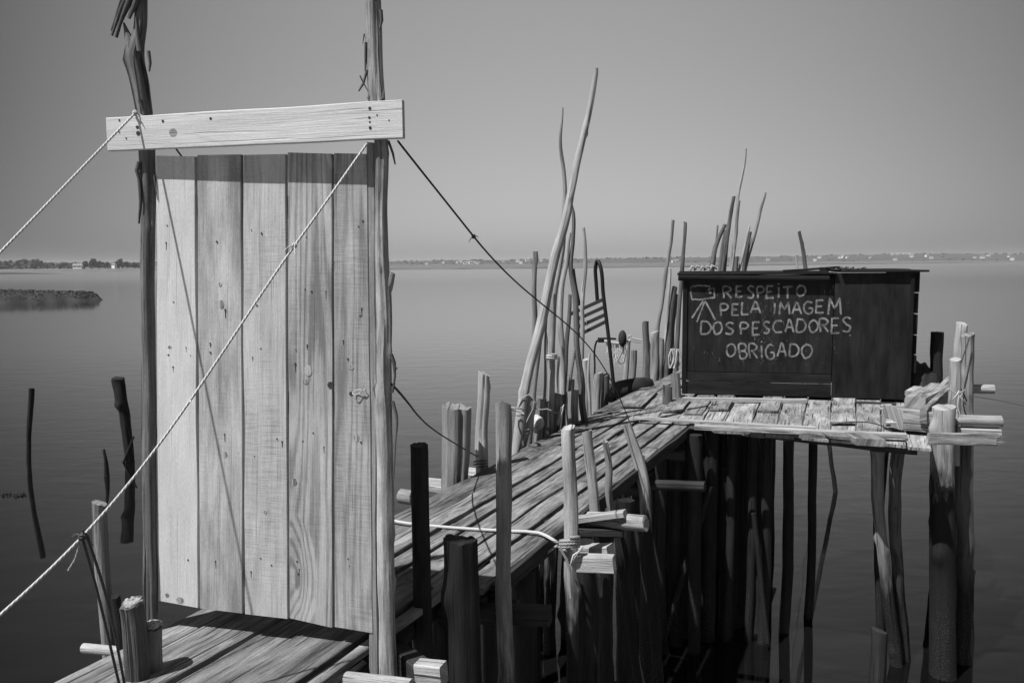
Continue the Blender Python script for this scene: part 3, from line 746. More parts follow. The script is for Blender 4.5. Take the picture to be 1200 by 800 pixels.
# around the near deck
pole('grey round stake standing in the water beside the door\'s left post', [(126, 752), (121, 670), (116.5, 589)], [7.5, 8.3], 3.55, M_POLEG, 'stake', 'stake', 'stakes along the boardwalk', down=-.5, tilt=.4)
st_ = pole('thick dark stub with white crust on its splintered top', [(160, 830), (158, 760), (154, 706)], [14.5, 13.5], 2.95, M_POLEG, 'stub', 'post stub', 'stubs by the door', tint=.42, down=DECK - .3, ridge=.16)
def crust(root, px, py, D, rpx, h, seed, wob=.5):
    mb = MB(); c = at(px, py, D); r = rpx * m_per_px(D); rnd = random.Random(seed); rings = []
    for j, (f, z) in enumerate(((1.03, -.5), (1.05, .1), (.95, .5), (.7, .75), (.4, .9), (.12, 1.0))):
        rings.append([c + V((math.cos(a) * r * f * (1 + wob * .5 * nz(math.cos(a) * 1.7, math.sin(a) * 1.7, seed)), math.sin(a) * r * f, h * z + h * wob * nz(math.cos(a) * 3.2 * f, math.sin(a) * 3.2 * f, seed) + h * .5 * wob * nz(math.cos(a) * 8 * f, math.sin(a) * 8 * f, seed + j))) for a in [i * 6.283 / 28 for i in range(28)]])
    mb.loft(rings, [0] * 29, [0] * 6, smooth=True)
    o = mb.build('crust', M_GUANO); o.parent = root; o.matrix_parent_inverse = Matrix.Translation(-V(root.location)); return o
crust(st_, 156.5, 705.5, 2.95, 10.5, .013, 1, 1.0)
st_ = pole('shorter round stub with a flat pale top beside the crusted stub', [(182, 830), (180, 780), (179, 733)], [10.5, 10], 3.02, M_POLEG, 'stub', 'post stub', 'stubs by the door', tint=.95, down=DECK - .3)
crust(st_, 179, 731, 3.02, 10, .012, 2, .5)
pole('slim dark stub leaning behind the crusted stub', [(141, 750), (138, 722), (135, 698)], [5.5, 5.2], 3.3, M_POLED, 'stub', 'post stub', 'stubs by the door', down=DECK - .3)
# left side of the boardwalk beyond the door
big = empty('pile', G(533, 566), 'thick squared pile of split grey timber at the left edge of the boardwalk', 'pile', 'piles along the left edge')
dB = gD(533, 563) + .15
mb = MB(); P = [at(533, 700, dB), at(533, 562, dB), at(534, 520, dB), at(534.5, 476, dB)]
mb.tube(P, [15.5 * m_per_px(dB)] * 4, 36, .04, .004, .05, .42, 1.0, .12); part(mb, 'timber', M_POLEG, big)
d2 = gD(566, 546)
pole('tall pale round pole with wire round its foot beside the thick pile', [(563.5, 548), (565, 500), (566.5, 470), (567, 437)], [8, 6.6], d2, M_POLEP, 'pole', 'pole', 'poles along the left edge', down=-.5, tilt=.5)
pole('thin bare stick against the left side of the wired pole', [(560, 548), (560, 520), (561, 480)], [1.8, 1.2], d2 + .04, M_POLEG, 'stick', 'stick', down=DECK - .3, seg=7)
rope('wire_lashing', 'dark wire wound round the foot of the tall pale pole', [at(563 + 8.5 * math.cos(a), 539 + a * .55, d2 - .07 * math.sin(a)) for a in [i * .5 for i in range(30)]], .004, M_ROPED, cat='wire')
def timber(label, a, b, wpx, hpx, Da, Db, mat, name='timber', cat='timber', group=None, rnd_=False, tint=1.0, upv=V((0, 0, 1))):
    A, B = at(a[0], a[1], Da), at(b[0], b[1], Db); w_ = wpx * m_per_px((Da + Db) / 2); h_ = hpx * m_per_px((Da + Db) / 2)
    mb = MB()
    if rnd_: mb.tube([A, A.lerp(B, .5), B], h_ / 2, 12, .06, h_ * .05, .05, .08, tint, .1)
    else:
        d = (B - A).normalized(); s__ = d.cross(upv).normalized(); u_ = s__.cross(d)
        mb.plank(A + u_ * h_ / 2, B + u_ * h_ / 2, s__ * w_, s__ * w_, h_, tint=tint, ch=.006, rough=.004, step=.06)
    o = mb.build(name, mat); o.data.transform(Matrix.Translation(-A)); o.location = A
    return tag(o, label, cat, group)
timber('pale plank end under the left deck edge by the thick pile', (496, 567), (556, 574), 34, 8, 6.15, 6.0, M_PALE, group='beam ends')
timber('short pale plank end between the thick pile and the wired pole', (543, 554), (575, 558), 30, 8, 6.65, 6.55, M_PALE, group='beam ends')
timber('rough grey log end beside the knotty door post', (470, 581), (484, 583), 18, 18, 5.25, 5.2, M_POLEG, 'log', 'log', 'beam ends', True)
timber('rounded white log end below the left deck edge by the stubs', (98, 759), (150, 764), 16, 12, 3.42, 3.35, M_PALE, 'log', 'log', 'beam ends', True)
# middle cluster
D6 = gD(606, 521)
pole('long pale pole leaning far out to the right and rising highest', [(604, 522), (612, 470), (628, 405), (641, 350), (652, 300), (666, 245), (681, 175), (690, 130), (698, 81)], [5.6, 5.9, 5.8, 5.6, 5.4, 4.8, 3.9, 3.5, 3.0], [D6, D6 + .1, D6 + .2, D6 + .3, D6 + .35, D6 + .4, D6 + .5, D6 + .55, D6 + .6], M_POLEP, group='tall poles by the boardwalk', down=-.5, wob=1.6, tilt=.2)
D7 = D6 + .5
pole('straight thin grey pole left of the long leaning pole', [(621, 470), (626, 410), (628, 370), (627, 330), (627.5, 294)], [3.6, 2.6], D7, M_POLEG, group='tall poles by the boardwalk', down=-.5, seg=9, wob=2)
pole('slender curved pole behind the leaning pole, forked tip pointing straight up', [(646, 470), (646, 400), (650, 345), (658, 290), (660, 240), (660, 200), (657, 165), (659, 126)], [4.2, 4.2, 4, 3.4, 2.5, 2.1, 1.8, 1.2], D7 + .2, M_POLEP, group='tall poles by the boardwalk', down=-.5, seg=10, wob=2)
pole('crooked pale pole just right of the curved slender one', [(660, 470), (658, 410), (657, 355), (660, 330), (665, 310), (667, 285), (668, 273)], [3.5, 3.3, 3, 2.7, 2.4, 2, 1.7], D7 + .5, M_POLEP, group='tall poles by the boardwalk', down=-.5, seg=10, wob=2)
pole('dark knotty pole crossing behind the metal rack', [(686, 492), (682, 450), (677, 405), (672, 350), (668, 318), (671, 280), (671, 250), (669, 238)], [4, 3.8, 3.6, 3.1, 2.6, 2.3, 2, 1.5], gD(686, 494), M_POLEG, tint=.7, group='tall poles by the boardwalk', down=-.5, seg=10, wob=2.4, lump=.2)
pole('very pale thin pole behind the metal rack', [(682, 440), (682, 400), (682, 365), (684, 340), (686, 318), (685, 290), (683.5, 267)], [2.8, 2.6, 2.4, 2.6, 2.4, 2.2, 1.8], D7 + 1.9, M_PALE, group='tall poles by the boardwalk', down=-.5, seg=8, wob=2)
pole('thin dark pole in the shade between the pale poles', [(662, 440), (664, 400), (667, 370), (668, 345)], [3, 2], D7 + .7, M_POLEG, tint=.6, group='tall poles by the boardwalk', down=-.5, seg=9)
pole('thin grey pole standing behind the leaning pole\'s lower half', [(622, 500), (626, 460), (630, 420), (633, 395)], [3.2, 2.8], D6 + .35, M_POLEG, group='tall poles by the boardwalk', down=-.5, seg=9)
for lab, path, r_, D_, mt, tt_ in (
    ('thin crooked twig pole left of the pale curved one', [(636, 500), (639, 440), (640, 400), (643, 352)], [2.0, 1.1], D6 + .6, M_POLEG, .8),
    ('thin dark stick leaning left behind the leaning pole', [(650, 480), (644, 430), (640, 392), (634, 350)], [1.8, 1.0], D6 + .8, M_POLEG, .55),
    ('short pale stick between the cord-wrapped pole and its neighbour', [(652, 478), (653, 440), (655, 418)], [2.2, 1.5], D6 + .9, M_POLEP, 1.1),
    ('thin grey stick leaning right in front of the dark knotty pole', [(664, 486), (668, 450), (674, 410), (677, 395)], [2.0, 1.2], D6 + 1.0, M_POLEG, .9),
    ('slim pale stick just right of the dark knotty pole', [(691, 470), (690, 440), (691, 414)], [1.9, 1.2], D6 + 1.9, M_POLEP, 1.0)):
    pole(lab, path, r_, D_, mt, 'stick', 'stick', 'sticks among the tall poles', down=-.5, seg=8, wob=2.5, tint=tt_)
dS = gD(612, 516)
pole('pale stub leaning right with rope round its foot', [(611, 518), (617, 494), (623, 467)], [7.2, 7.0], dS, M_POLEP, 'stub', 'post stub', 'stubs by the leaning pole', down=-.3)
pole('upright grey stub hung with a netting float', [(632, 505), (633, 490), (635, 466)], [5.4, 5.6], gD(632, 506) + .1, M_POLEG, 'stub', 'post stub', 'stubs by the leaning pole', down=-.3)
pole('slim dark stub right of the netting float', [(641, 504), (641, 488), (641, 471)], [3.8, 4], gD(641, 504), M_POLEG, 'stub', 'post stub', 'stubs by the leaning pole', tint=.6, down=-.3)
pole('pale-capped stub with a white cord, left of the big weathered post', [(650.5, 500), (652, 482), (653, 461)], [5.6, 5.8], gD(651, 500), M_POLEG, 'stub', 'post stub', 'stubs by the leaning pole', down=-.3)
pole('dark stub hidden behind the pale-capped one', [(658, 498), (659, 480), (659.5, 463)], [4.5, 4.5], gD(658, 498) + .15, M_POLEG, 'stub', 'post stub', 'stubs by the leaning pole', tint=.5, down=-.3)
pole('big weathered post with a white foot beside the black gap', [(670, 494), (670.5, 475), (671, 458)], [8, 7.6], gD(670, 494) - .05, M_POLEG, 'post', 'post', 'stubs by the leaning pole', down=-.3, tint=1.05)
pole('taller post standing right behind the big weathered post', [(665, 490), (667, 470), (668, 445)], [5.5, 5.2], gD(668, 490) + .2, M_POLEG, 'post', 'post', 'stubs by the leaning pole', down=-.3, tint=.9)
pole('pale thin post left of the bent metal pipe', [(687, 472), (687, 445), (686.5, 421)], [4.6, 4], gD(687, 472), M_POLEP, 'post', 'post', 'posts in the middle distance', down=-.3, seg=10)
pole('pale thick stub right of the bent metal pipe', [(700, 466), (701, 450), (702, 437)], [5.4, 5.2], gD(700, 466), M_POLEP, 'stub', 'post stub', 'posts in the middle distance', down=-.3, seg=10)
pole('grey stub tucked behind the foot of the metal rack', [(709, 463), (709.5, 450), (710, 439)], [4.6, 4.4], gD(709, 463), M_POLEG, 'stub', 'post stub', 'posts in the middle distance', tint=.7, down=-.3, seg=10)
rope('rope_lashing', 'knotted rope binding the leaning pole to the pale leaning stub', [at(605 + 9 * math.sin(a), 478 + 3 * math.cos(a * .7) + a * .6, D6 - .12 + .1 * math.cos(a)) for a in [i * .45 for i in range(22)]], .008, M_ROPEG, cat='rope')
rope('rope_lashing', 'rope wound twice round the foot of the pale leaning stub', [at(613 + 8 * math.sin(a), 504 + 1.1 * a * .6 - 2 * math.sin(a), dS - .07 + .07 * -math.cos(a)) for a in [i * .45 for i in range(28)]], .007, M_ROPEG, cat='rope')
rope('rope_loop', 'slack rope looped over the tops of the three stubs', [at(x, y, dS - .12) for x, y in ((607, 478), (612, 466), (620, 462), (626, 468), (619, 490), (608, 512))], .006, M_ROPEG, cat='rope')
rope('rope_lashing', 'white cord wrapped round the curved slender pole at waist height', [at(646 + 6.5 * math.sin(a), 415 + .35 * a, D7 + .1 - .06 * math.cos(a)) for a in [i * .45 for i in range(40)]], .009, M_ROPEP, cat='rope')
rope('rope_loop', 'short white cord hanging by the pale-capped stub', [at(x, y, gD(651, 500) - .08) for x, y in ((646, 478), (651, 484), (657, 482), (661, 474), (657, 488), (654, 498))], .006, M_ROPEP, cat='rope')
rope('rope_loop', 'grey cord slung between the float stub and its slim neighbour', [at(x, y, gD(632, 506) - .02) for x, y in ((627, 478), (633, 480), (641, 479), (646, 481))], .006, M_ROPEG, cat='rope')
mb = MB(); c = at(628.5, 496, gD(632, 506) - .06); rr = [.012, .05, .072, .075, .062, .035, .012]
mb.tube([c + V((.004 * math.sin(i), 0, .085 - i * .03)) for i in range(7)], rr, 12, .03, .004, .22, .25)
tag(mb.build('netting_float', M_NET), 'pale lumpy float wrapped in netting hanging on a stub', 'float')
timber('split white stake leaning against the pale-capped stub', (653, 498), (658, 477), 3, 2, gD(651, 500) - .1, gD(651, 500) - .1, M_PALE, 'stake', 'stake', upv=V((0, 1, 0)))
# metal rack standing on the deck
dR = gD(719, 459); rk_ = empty('metal_rack', at(719, 459, dR), 'broken metal tube rack with four slanting slats, leaning by the boardwalk', 'rack')
s_ = m_per_px(dR); mb = MB()
mb.tube([at(720, 460, dR), at(712, 385, dR), at(707, 345, dR), at(703, 310, dR), at(701.5, 306, dR + .02), at(699.5, 306, dR + .05), at(698, 312, dR + .07), at(698.5, 330, dR + .1), at(700, 352, dR + .12)], 2.2 * s_, 8, .05, 0, .02)
part(mb, 'tube_frame', M_STEEL, rk_)
mb = MB(); mb.tube([at(671, 315, dR + .1), at(673, 330, dR + .1), at(678.5, 358, dR + .1)], 2.6 * s_, 8, .05, 0, .02); part(mb, 'broken_tube', M_STEEL, rk_)
for i, (a, b) in enumerate((((668, 368), (706, 351)), ((674, 375), (707, 360)), ((675, 384), (708, 369)), ((677, 393), (709, 377)))):
    mb = MB(); A, B = at(*a, dR - .02), at(*b, dR - .02); mb.plank(A, B, V((0, .012, 4.2 * s_)), V((0, .012, 4.2 * s_)), .02, upv=V((0, -1, 0)), ch=.003, rough=.001); part(mb, 'slat', M_STEEL, rk_)
rope('rope_lashing', 'pale cord tied round the top slat of the metal rack', [at(x, y, dR - .06) for x, y in ((679, 362), (684, 363), (683, 372), (687, 376), (688, 382), (685, 380), (684, 366))], .008, M_ROPEP, cat='rope')
dP = dR + .3
mb = MB(); mb.tube([at(695.5, 466, dP), at(697, 430, dP), at(697.5, 405, dP), at(699, 400, dP), at(703, 397.5, dP), at(722, 397, dP)], 1.1 * m_per_px(dP), 8, .05, 0, .02)
tag(mb.build('bent_pipe', M_STEEL), 'thin bent metal pipe rising beside the metal rack', 'pipe')
mb = MB(); A, B = at(701, 398.5, dP - .03), at(708, 398.5, dP - .03); mb.plank(A, B, V((0, 0, .06)), V((0, 0, .06)), .05, upv=V((0, -1, 0)), ch=.008)
tag(mb.build('junction_box', M_STEEL), 'small dark box on top of the bent pipe', 'box')
dN = dP + .7
mb = MB(); rnd = random.Random(12)      # netting and cords hung on a line
for i in range(34):
    x = rnd.uniform(711, 739); y0_ = 398 + 3 * math.sin((x - 711) / 28 * 3.1); ln = rnd.uniform(6, 20) * (.5 + math.sin((x - 709) / 30 * 3.1))
    mb.tube([at(x, y0_, dN), at(x + rnd.uniform(-2, 2), y0_ + ln * .5, dN + .02), at(x + rnd.uniform(-3, 3), y0_ + ln, dN)], .006, 5, .05, .01, .3)
mb.tube([at(706, 399, dN), at(716, 401, dN), at(728, 402, dN), at(740, 398, dN), at(752, 399, dN)], .012, 6, .05, .006, .2)
tag(mb.build('hung_netting', M_NET), 'pale cords and netting hanging from a line between posts', 'netting')
mb = MB(); c = at(729.5, 396.5, dN - .05); mb.tube([c + V((0, 0, .11 - i * .037)) for i in range(7)], [.02, .045, .055, .058, .055, .045, .02], 12, .03, 0, .02)
tag(mb.build('buoy', M_RUBBER), 'small dark oval buoy hanging above the tyre', 'buoy')
rope('rope_loop', 'dark slack rope loop hanging beneath the oval buoy', [at(x, y, dN - .05) for x, y in ((730, 404), (729, 412), (725, 420), (724, 423), (727, 426), (731, 424), (733, 414))], .012, M_ROPEG, cat='rope')
timber('pale short bar tied across the thin post by the buoy', (738, 397), (752, 400), 4, 5, dN, dN, M_PALE, 'bar', 'bar')
pole('thin pale post leaning beside the oval buoy', [(733, 440), (735, 415), (738, 393)], [3.2, 2.4], gD(733, 436) + .2, M_POLEP, 'post', 'post', 'posts in the middle distance', down=-.3, seg=9)
pole('short grey stub right of the post by the buoy', [(742, 432), (742.5, 420), (743, 411)], [3.8, 3.6], gD(742, 436) + .5, M_POLEG, 'stub', 'post stub', 'posts in the middle distance', down=-.3, seg=9)
# tyre
dT = gD(742, 452); mb = MB(); rings = []; s_ = m_per_px(dT)
ct = at(736, 457, dT + .1); ax = V((.25, -.55, .8)).normalized()
ax = (V((0, 0, 1)) - WE * .30 + WD * .25).normalized(); e1 = WD - ax * WD.dot(ax); e1.normalize(); e2 = ax.cross(e1)
for i in range(40):
    a = 2 * math.pi * i / 40; rd = e1 * math.cos(a) + e2 * math.sin(a); ring = []
    for (r, h) in ((.21, .06), (.20, .075), (.25, .095), (.31, .095), (.34, .07), (.348, .02), (.348, -.02), (.34, -.07), (.31, -.095), (.25, -.095), (.20, -.075), (.21, -.06), (.235, -.06), (.29, -.07), (.32, 0), (.29, .07), (.235, .06)):
        tread = .006 * (1 if (i % 2) else -1) if r > .33 else 0
        ring.append(ct + rd * ((r + tread) * 1.0) + ax * h)
    rings.append(ring)
rings.append(rings[0]); mb.loft(rings, [0] * 18, [0] * 41, smooth=True, cap=False)
tag(mb.build('tyre', M_RUBBER), 'old black tyre lying tilted on the left edge of the boardwalk', 'tyre')
# right of the tyre, left of the hut
dH = gD(758, 438)
pole('dark round post directly right of the tyre', [(758, 437), (758, 405), (756.5, 377)], [4.4, 3.8], dH, M_POLEG, 'post', 'post', 'posts beside the hut', tint=.75, down=-.3, seg=10)
pole('stout pale post with a chewed top, second right of the tyre', [(766.5, 435), (767, 410), (767, 389)], [5.6, 5.2], dH + .5, M_POLEP, 'post', 'post', 'posts beside the hut', down=-.3, seg=11)
pole('slim short post between the stout post and the hut', [(774, 432), (774.5, 415), (775, 396)], [3.6, 3], dH + .8, M_POLEG, 'post', 'post', 'posts beside the hut', down=-.3, seg=9)
pole('tall thin knobbly pole left of the hut', [(769, 425), (771, 388), (777, 340), (783, 305), (789, 258)], [2.8, 1.7], dH + 1.0, M_POLEG, group='tall poles beside the hut', down=-.3, seg=8, wob=2, lump=.2)
pole('tall dark pole rising right behind the hut\'s left corner', [(793, 420), (797, 340), (800, 300), (803, 260)], [2.8, 2.0], dH + 3.2, M_POLEG, tint=.6, group='tall poles beside the hut', down=-.3, seg=8, wob=1.5)
pole('pale thin pole touching the hut\'s left side', [(780, 425), (782, 380), (784.5, 314)], [2.6, 1.6], dH + 1.2, M_POLEP, group='tall poles beside the hut', down=-.3, seg=8, wob=1.5)
pole('dark leaning pole close to the hut\'s left side', [(781, 430), (785, 385), (791, 336)], [4.2, 2.8], dH + 1.1, M_POLEG, tint=.55, group='tall poles beside the hut', down=-.3, seg=9, wob=1.5)
pole('dark pole sloping behind its leaning twin by the hut', [(786, 428), (788, 390), (792, 345)], [3.2, 2.4], dH + 1.3, M_POLEG, tint=.6, group='tall poles beside the hut', down=-.3, seg=9, wob=1.5)
mb = MB(); rnd = random.Random(14); c0 = at(790, 418, dH + .6)
for i in range(16):
    p = c0 + V((rnd.uniform(-.06, .06), rnd.uniform(-.05, .05), 0)); mb.tube([p + V((0, 0, .12)), p + V((rnd.uniform(-.05, .05), 0, -.02)), p + V((rnd.uniform(-.04, .04), 0, -.17))], .012, 6, .04, .01, .3)
tag(mb.build('hung_rope', M_ROPEP), 'bundle of pale rope hanging at the hut\'s left side', 'rope')
pole('short dark stub in front of the hut\'s left corner', [(782, 474), (782, 462), (782, 452)], [5.6, 5.4], gD(782, 474), M_POLEG, 'stub', 'post stub', 'stubs at the hut corner', tint=.6, down=DECK - .3, seg=10)
pole('taller grey stub touching the hut\'s left corner', [(792, 470), (792, 455), (791, 438)], [5.4, 5.2], gD(792, 470) + .05, M_POLEG, 'stub', 'post stub', 'stubs at the hut corner', tint=.9, down=DECK - .3, seg=10)
# poles rising behind the hut
for lab, path, r, D, mt, tt_ in (
    ('tallest very pale thin pole above the hut roof', [(855, 330), (862, 262), (865, 232), (870, 205), (874, 174)], [2.4, 1.1], 13.4, M_PALE, 1),
    ('dark pole just left of the tallest pale pole above the hut', [(847, 330), (854, 265), (860, 230)], [2.6, 2.0], 13.2, M_POLEG, .5),
    ('shorter dark pole close behind the dark one above the hut', [(846, 330), (850, 290), (856, 250)], [2.0, 1.4], 13.6, M_POLEG, .6),
    ('leftmost thin twig-like pole above the hut', [(834, 330), (838, 298), (841, 264)], [1.8, 1.0], 13.3, M_POLEG, .7),
    ('thick dark pole leaning right above the hut', [(831, 330), (838, 292), (850, 263)], [3.0, 2.2], 13.0, M_POLEG, .5),
    ('dark pole in the middle of the bundle above the hut', [(842, 330), (846, 298), (850, 270)], [3.0, 1.8], 13.7, M_POLEG, .55),
    ('grey pole running beside the tallest pale pole', [(856, 330), (861, 285), (866, 235)], [2.4, 1.8], 13.1, M_POLEG, 1.1),
    ('knobbly pale pole leaning farthest right above the hut', [(869, 330), (880, 290), (888, 260), (892, 243), (897, 226)], [2.4, 2.2, 1.8, 1.7, 1.2], 13.3, M_POLEG, 1.2),
    ('pale pole leaning right, left one of the short pair above the hut', [(863, 330), (870, 300), (878, 265)], [2.0, 1.4], 13.0, M_POLEP, 1.1),
    ('dark pole leaning right, right one of the short pair above the hut', [(869, 330), (873, 305), (879.5, 272)], [2.0, 1.6], 13.2, M_POLEG, .5),
    ('short very pale pole in the bundle barely clearing the hut roof', [(856, 330), (858, 312), (860.5, 292)], [1.8, 1.3], 12.9, M_PALE, 1),
    ('short stout dark stub barely clearing the hut roof', [(861, 330), (862, 315), (863, 301)], [2.8, 2.6], 12.9, M_POLEG, .5),
    ('lone dark pole leaning left above the middle of the hut roof', [(946, 330), (942, 300), (936.5, 271)], [2.6, 1.8], 13.0, M_POLEG, .6),
    ('tiny pale peg beside the lone dark pole above the hut', [(935.5, 330), (934.5, 316), (933, 301)], [1.4, .9], 13.0, M_PALE, 1)):
    pole(lab, path, r, D, mt, group='poles rising behind the hut', down=-.4, seg=8, wob=1.6, tint=tt_, lump=.14)

# ------------------------------------------------------------------ platform of loose boards
PZ = DECK + .012
plat = empty('platform', G(900, 490, PZ), 'low platform of short loose grey boards in front of the black hut', 'platform')
mb = MB(); rnd = random.Random(31)
back = [748, 775, 797, 820, 842, 865, 895, 920, 947, 975, 1003, 1032, 1060, 1085]
frnt = [718, 745, 770, 793, 823, 848, 879, 909, 939, 973, 1003, 1033, 1062, 1092]
def edge_y(x): return 488 + (x - 740) * .098
for i in range(len(back) - 1):
    yb = 463.5 + (i * .55); x0_, x1_ = back[i], back[i + 1]; fx0, fx1 = frnt[i], frnt[i + 1]
    def pt(bx, fx, ex):
        B = G(bx, yb - 5, PZ); Fp = G(fx, edge_y(fx) - 2, PZ); return B, Fp + (Fp - B).normalized() * ex
    ex = rnd.uniform(.06, .22)
    B0, F0 = pt(x0_, fx0, ex); B1, F1 = pt(x1_, fx1, ex)
    g = .012
    xdir = (B1 - B0).normalized(); wB = (B1 - B0).length - g; wF = (F1 - F0).length - g; zz = V((0, 0, rnd.uniform(-.008, .014)))
    mb.plank((B0 + B1) / 2 + zz, (F0 + F1) / 2 + zz + V((0, 0, rnd.uniform(-.01, .004))), (B1 - B0).normalized() * wB, (F1 - F0).normalized() * wF, .028, tint=rnd.uniform(.75, 1.25), ch=.005, rough=.005, step=.12, skew=rnd.uniform(-.1, .1))
    if rnd.random() < .55:      # a shorter board lying on top
        a_ = rnd.uniform(.05, .2); b_ = rnd.uniform(.55, .8)
        mb.plank((B0 + B1) / 2 * (1 - a_) + (F0 + F1) / 2 * a_ + V((0, 0, .028)), (B0 + B1) / 2 * (1 - b_) + (F0 + F1) / 2 * b_ + V((0, 0, .03)), xdir * wB * .92, xdir * wB * .9, .022, tint=rnd.uniform(.8, 1.25), ch=.005, rough=.005, step=.12, skew=rnd.uniform(-.15, .15))
part(mb, 'decking', M_PLAT, plat)
mb = MB()
for x, w0, y0_, y1_ in ((814, 14, 498, 503), (853, 34, 502, 508), (884, 24, 505, 512), (914, 33, 507, 513), (955, 29, 508, 517), (985, 28, 510, 514), (1021, 36, 513, 523)):
    Dd = gD(x, edge_y(x), PZ) - .12; A = at(x - w0 / 2, y0_, Dd + .03); B = at(x + w0 / 2, y0_ + 2.2, Dd - .03); t_ = V((.05, .30, .0))
    c_ = (A + B) / 2; xw = B - A; mb.plank(c_ + V((-.03, .22, .012)), c_, xw, xw, (y1_ - y0_) * m_per_px(Dd) * .95, tint=rnd.uniform(.7, 1.1), ch=.006, rough=.006, step=.08)
part(mb, 'board_end', M_PLAT, plat)
mb = MB()
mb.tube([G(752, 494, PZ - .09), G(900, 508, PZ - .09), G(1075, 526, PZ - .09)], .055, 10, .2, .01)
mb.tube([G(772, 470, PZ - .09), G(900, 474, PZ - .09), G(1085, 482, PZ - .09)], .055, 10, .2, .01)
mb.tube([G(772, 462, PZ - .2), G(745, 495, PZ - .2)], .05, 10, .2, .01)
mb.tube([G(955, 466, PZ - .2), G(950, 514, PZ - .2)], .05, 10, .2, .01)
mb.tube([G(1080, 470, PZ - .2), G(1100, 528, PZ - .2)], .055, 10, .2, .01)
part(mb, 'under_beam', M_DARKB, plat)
def batten(label, a, b, wpx, hpx, lift, mat=M_PALE, group='pale battens on the platform'):
    A, B = G(*a, PZ + lift), G(*b, PZ + lift); d = (B - A).normalized(); x = V((-d.y, d.x, 0)); D = (A.y + B.y) / 2
    mb = MB(); mb.plank(A, B, x * wpx, x * wpx, hpx, ch=.004, rough=.004, step=.1); o = mb.build('batten', mat); o.data.transform(Matrix.Translation(-A)); o.location = A; tag(o, label, 'batten', group)
batten('thin pale batten along the left front edge of the platform', (742, 488), (956, 499.5), .05, .025, .05)
batten('long heavy batten along the right front edge of the platform', (814, 497), (1062, 508), .075, .045, .055)
batten('white batten lying along the foot of the hut', (800, 465.5), (945, 467), .06, .05, .055)
batten('thin dark batten at the right foot of the hut', (976, 469), (1050, 472), .05, .03, .03, M_DARKB)

# ------------------------------------------------------------------ the black hut with its painted notice
HA = G(799, 464, PZ); HB = G(1065, 471, PZ)
hx = (HB - HA); hx.z = 0; HW = hx.length; hx.normalize(); hn = V((hx.y, -hx.x, 0))
if hn.y > 0: hn = -hn
def hp(px, py, off=0.0): return onplane(px, py, HA + hn * off, hn)
hTL = hp(799, 324); hTR = hp(1066, 319)
HTz = (hTL.z + hTR.z) / 2; HDp = 1.25
print('hut', HW, HTz, HA, HB)
hut = empty('black_hut', HA.lerp(HB, .5), 'low black tarred wooden hut with a hand-painted notice on its front', 'hut')
def hq(a, b, z): return HA + hx * a - hn * b + V((0, 0, z - HA.z))     # a along the front, b back from it
mb = MB()
H0 = PZ + .03
mb.plank(hq(HW / 2, HDp, (H0 + HTz) / 2), hq(HW / 2, .03, (H0 + HTz) / 2), hx * HW, hx * HW, .001)
mb = MB()
def boxm(mb, a0, a1, b0, b1, z0_, z1_, tint=1.0, n=1):
    """an upright board wall section: lofted along its length"""
    A, B = hq(a0, (b0 + b1) / 2, z1_), hq(a1, (b0 + b1) / 2, z1_)
    mb.plank(A, B, hn * (b1 - b0), hn * (b1 - b0), z1_ - z0_, tint=tint, ch=.004, rough=.0015, step=.2)
boxm(mb, .02, HW - .02, HDp - .03, HDp, H0, HTz - .02)
boxm(mb, .0, .03, .03, HDp - .03, H0, HTz - .02); boxm(mb, HW - .05, HW - .02, .03, HDp - .03, H0, HTz - .02)
part(mb, 'wall', M_BLACK, hut)
zsplit = hp(900, 437).z; asp = (hp(976, 400) - HA).dot(hx)
mb = MB(); A, B = hq(.05, 0, (zsplit + HTz) / 2), hq(asp, 0, (zsplit + HTz) / 2)
def vpanel(mb, a0, a1, z0_, z1_, off, th=.02, tint=1.0):
    A = hq((a0 + a1) / 2, -off, z0_); B = hq((a0 + a1) / 2, -off, z1_); mb.plank(A, B, hx * (a1 - a0), hx * (a1 - a0), th, upv=hn, tint=tint, ch=.003, rough=.001, step=.25)
vpanel(mb, .055, asp - .004, zsplit + .004, HTz - .03, -.004); part(mb, 'notice_panel', M_BLACK, hut)
mb = MB(); zq = (zsplit + H0) / 2 + .02
for za, zb in ((H0, zq - .003), (zq + .003, zsplit - .004)):
    A, B = hq(.055, .002, (za + zb) / 2), hq(asp - .004, .002, (za + zb) / 2); mb.plank(A, B, V((0, 0, zb - za)), V((0, 0, zb - za)), .02, upv=hn, ch=.003, rough=.0015)
part(mb, 'lower_board', M_BLACK, hut)
mb = MB(); vpanel(mb, asp + .004, HW - .01, H0, HTz + .015, .004, .024, .85); part(mb, 'side_panel', M_BLACK, hut)
mb = MB(); vpanel(mb, 0, .052, H0 - .02, HTz - .01, .012, .035); vpanel(mb, HW - .035, HW + .005, H0 - .02, HTz - .01, .006 + .022, .02)
part(mb, 'corner_post', M_TRIM, hut)
mb = MB(); za = hp(880, 326).z
mb.tube([hq(-.06, -.03, za + .01), hq(.6, -.035, za), hq(asp * .96, -.035, za - .01)], [.034, .036, .038], 10, .2, .004, .05); part(mb, 'top_rail', M_TRIM, hut)
mb = MB()
def roofb(a0, a1, b0, b1, z, th, tint=1.0):
    A, B = hq(a0, (b0 + b1) / 2, z), hq(a1, (b0 + b1) / 2, z); mb.plank(A, B, hn * (b1 - b0), hn * (b1 - b0), th, tint=tint, ch=.004, rough=.004, step=.15)
roofb(-.07, asp + .02, -.05, .62, HTz + .02, .022); roofb(-.05, asp + .04, .63, HDp + .08, HTz + .03, .022)
roofb(asp + .06, HW + .14, -.06, .6, HTz + .045, .022); roofb(asp + .04, HW + .12, .61, HDp + .08, HTz + .05, .022)
part(mb, 'roof', M_TRIM, hut)
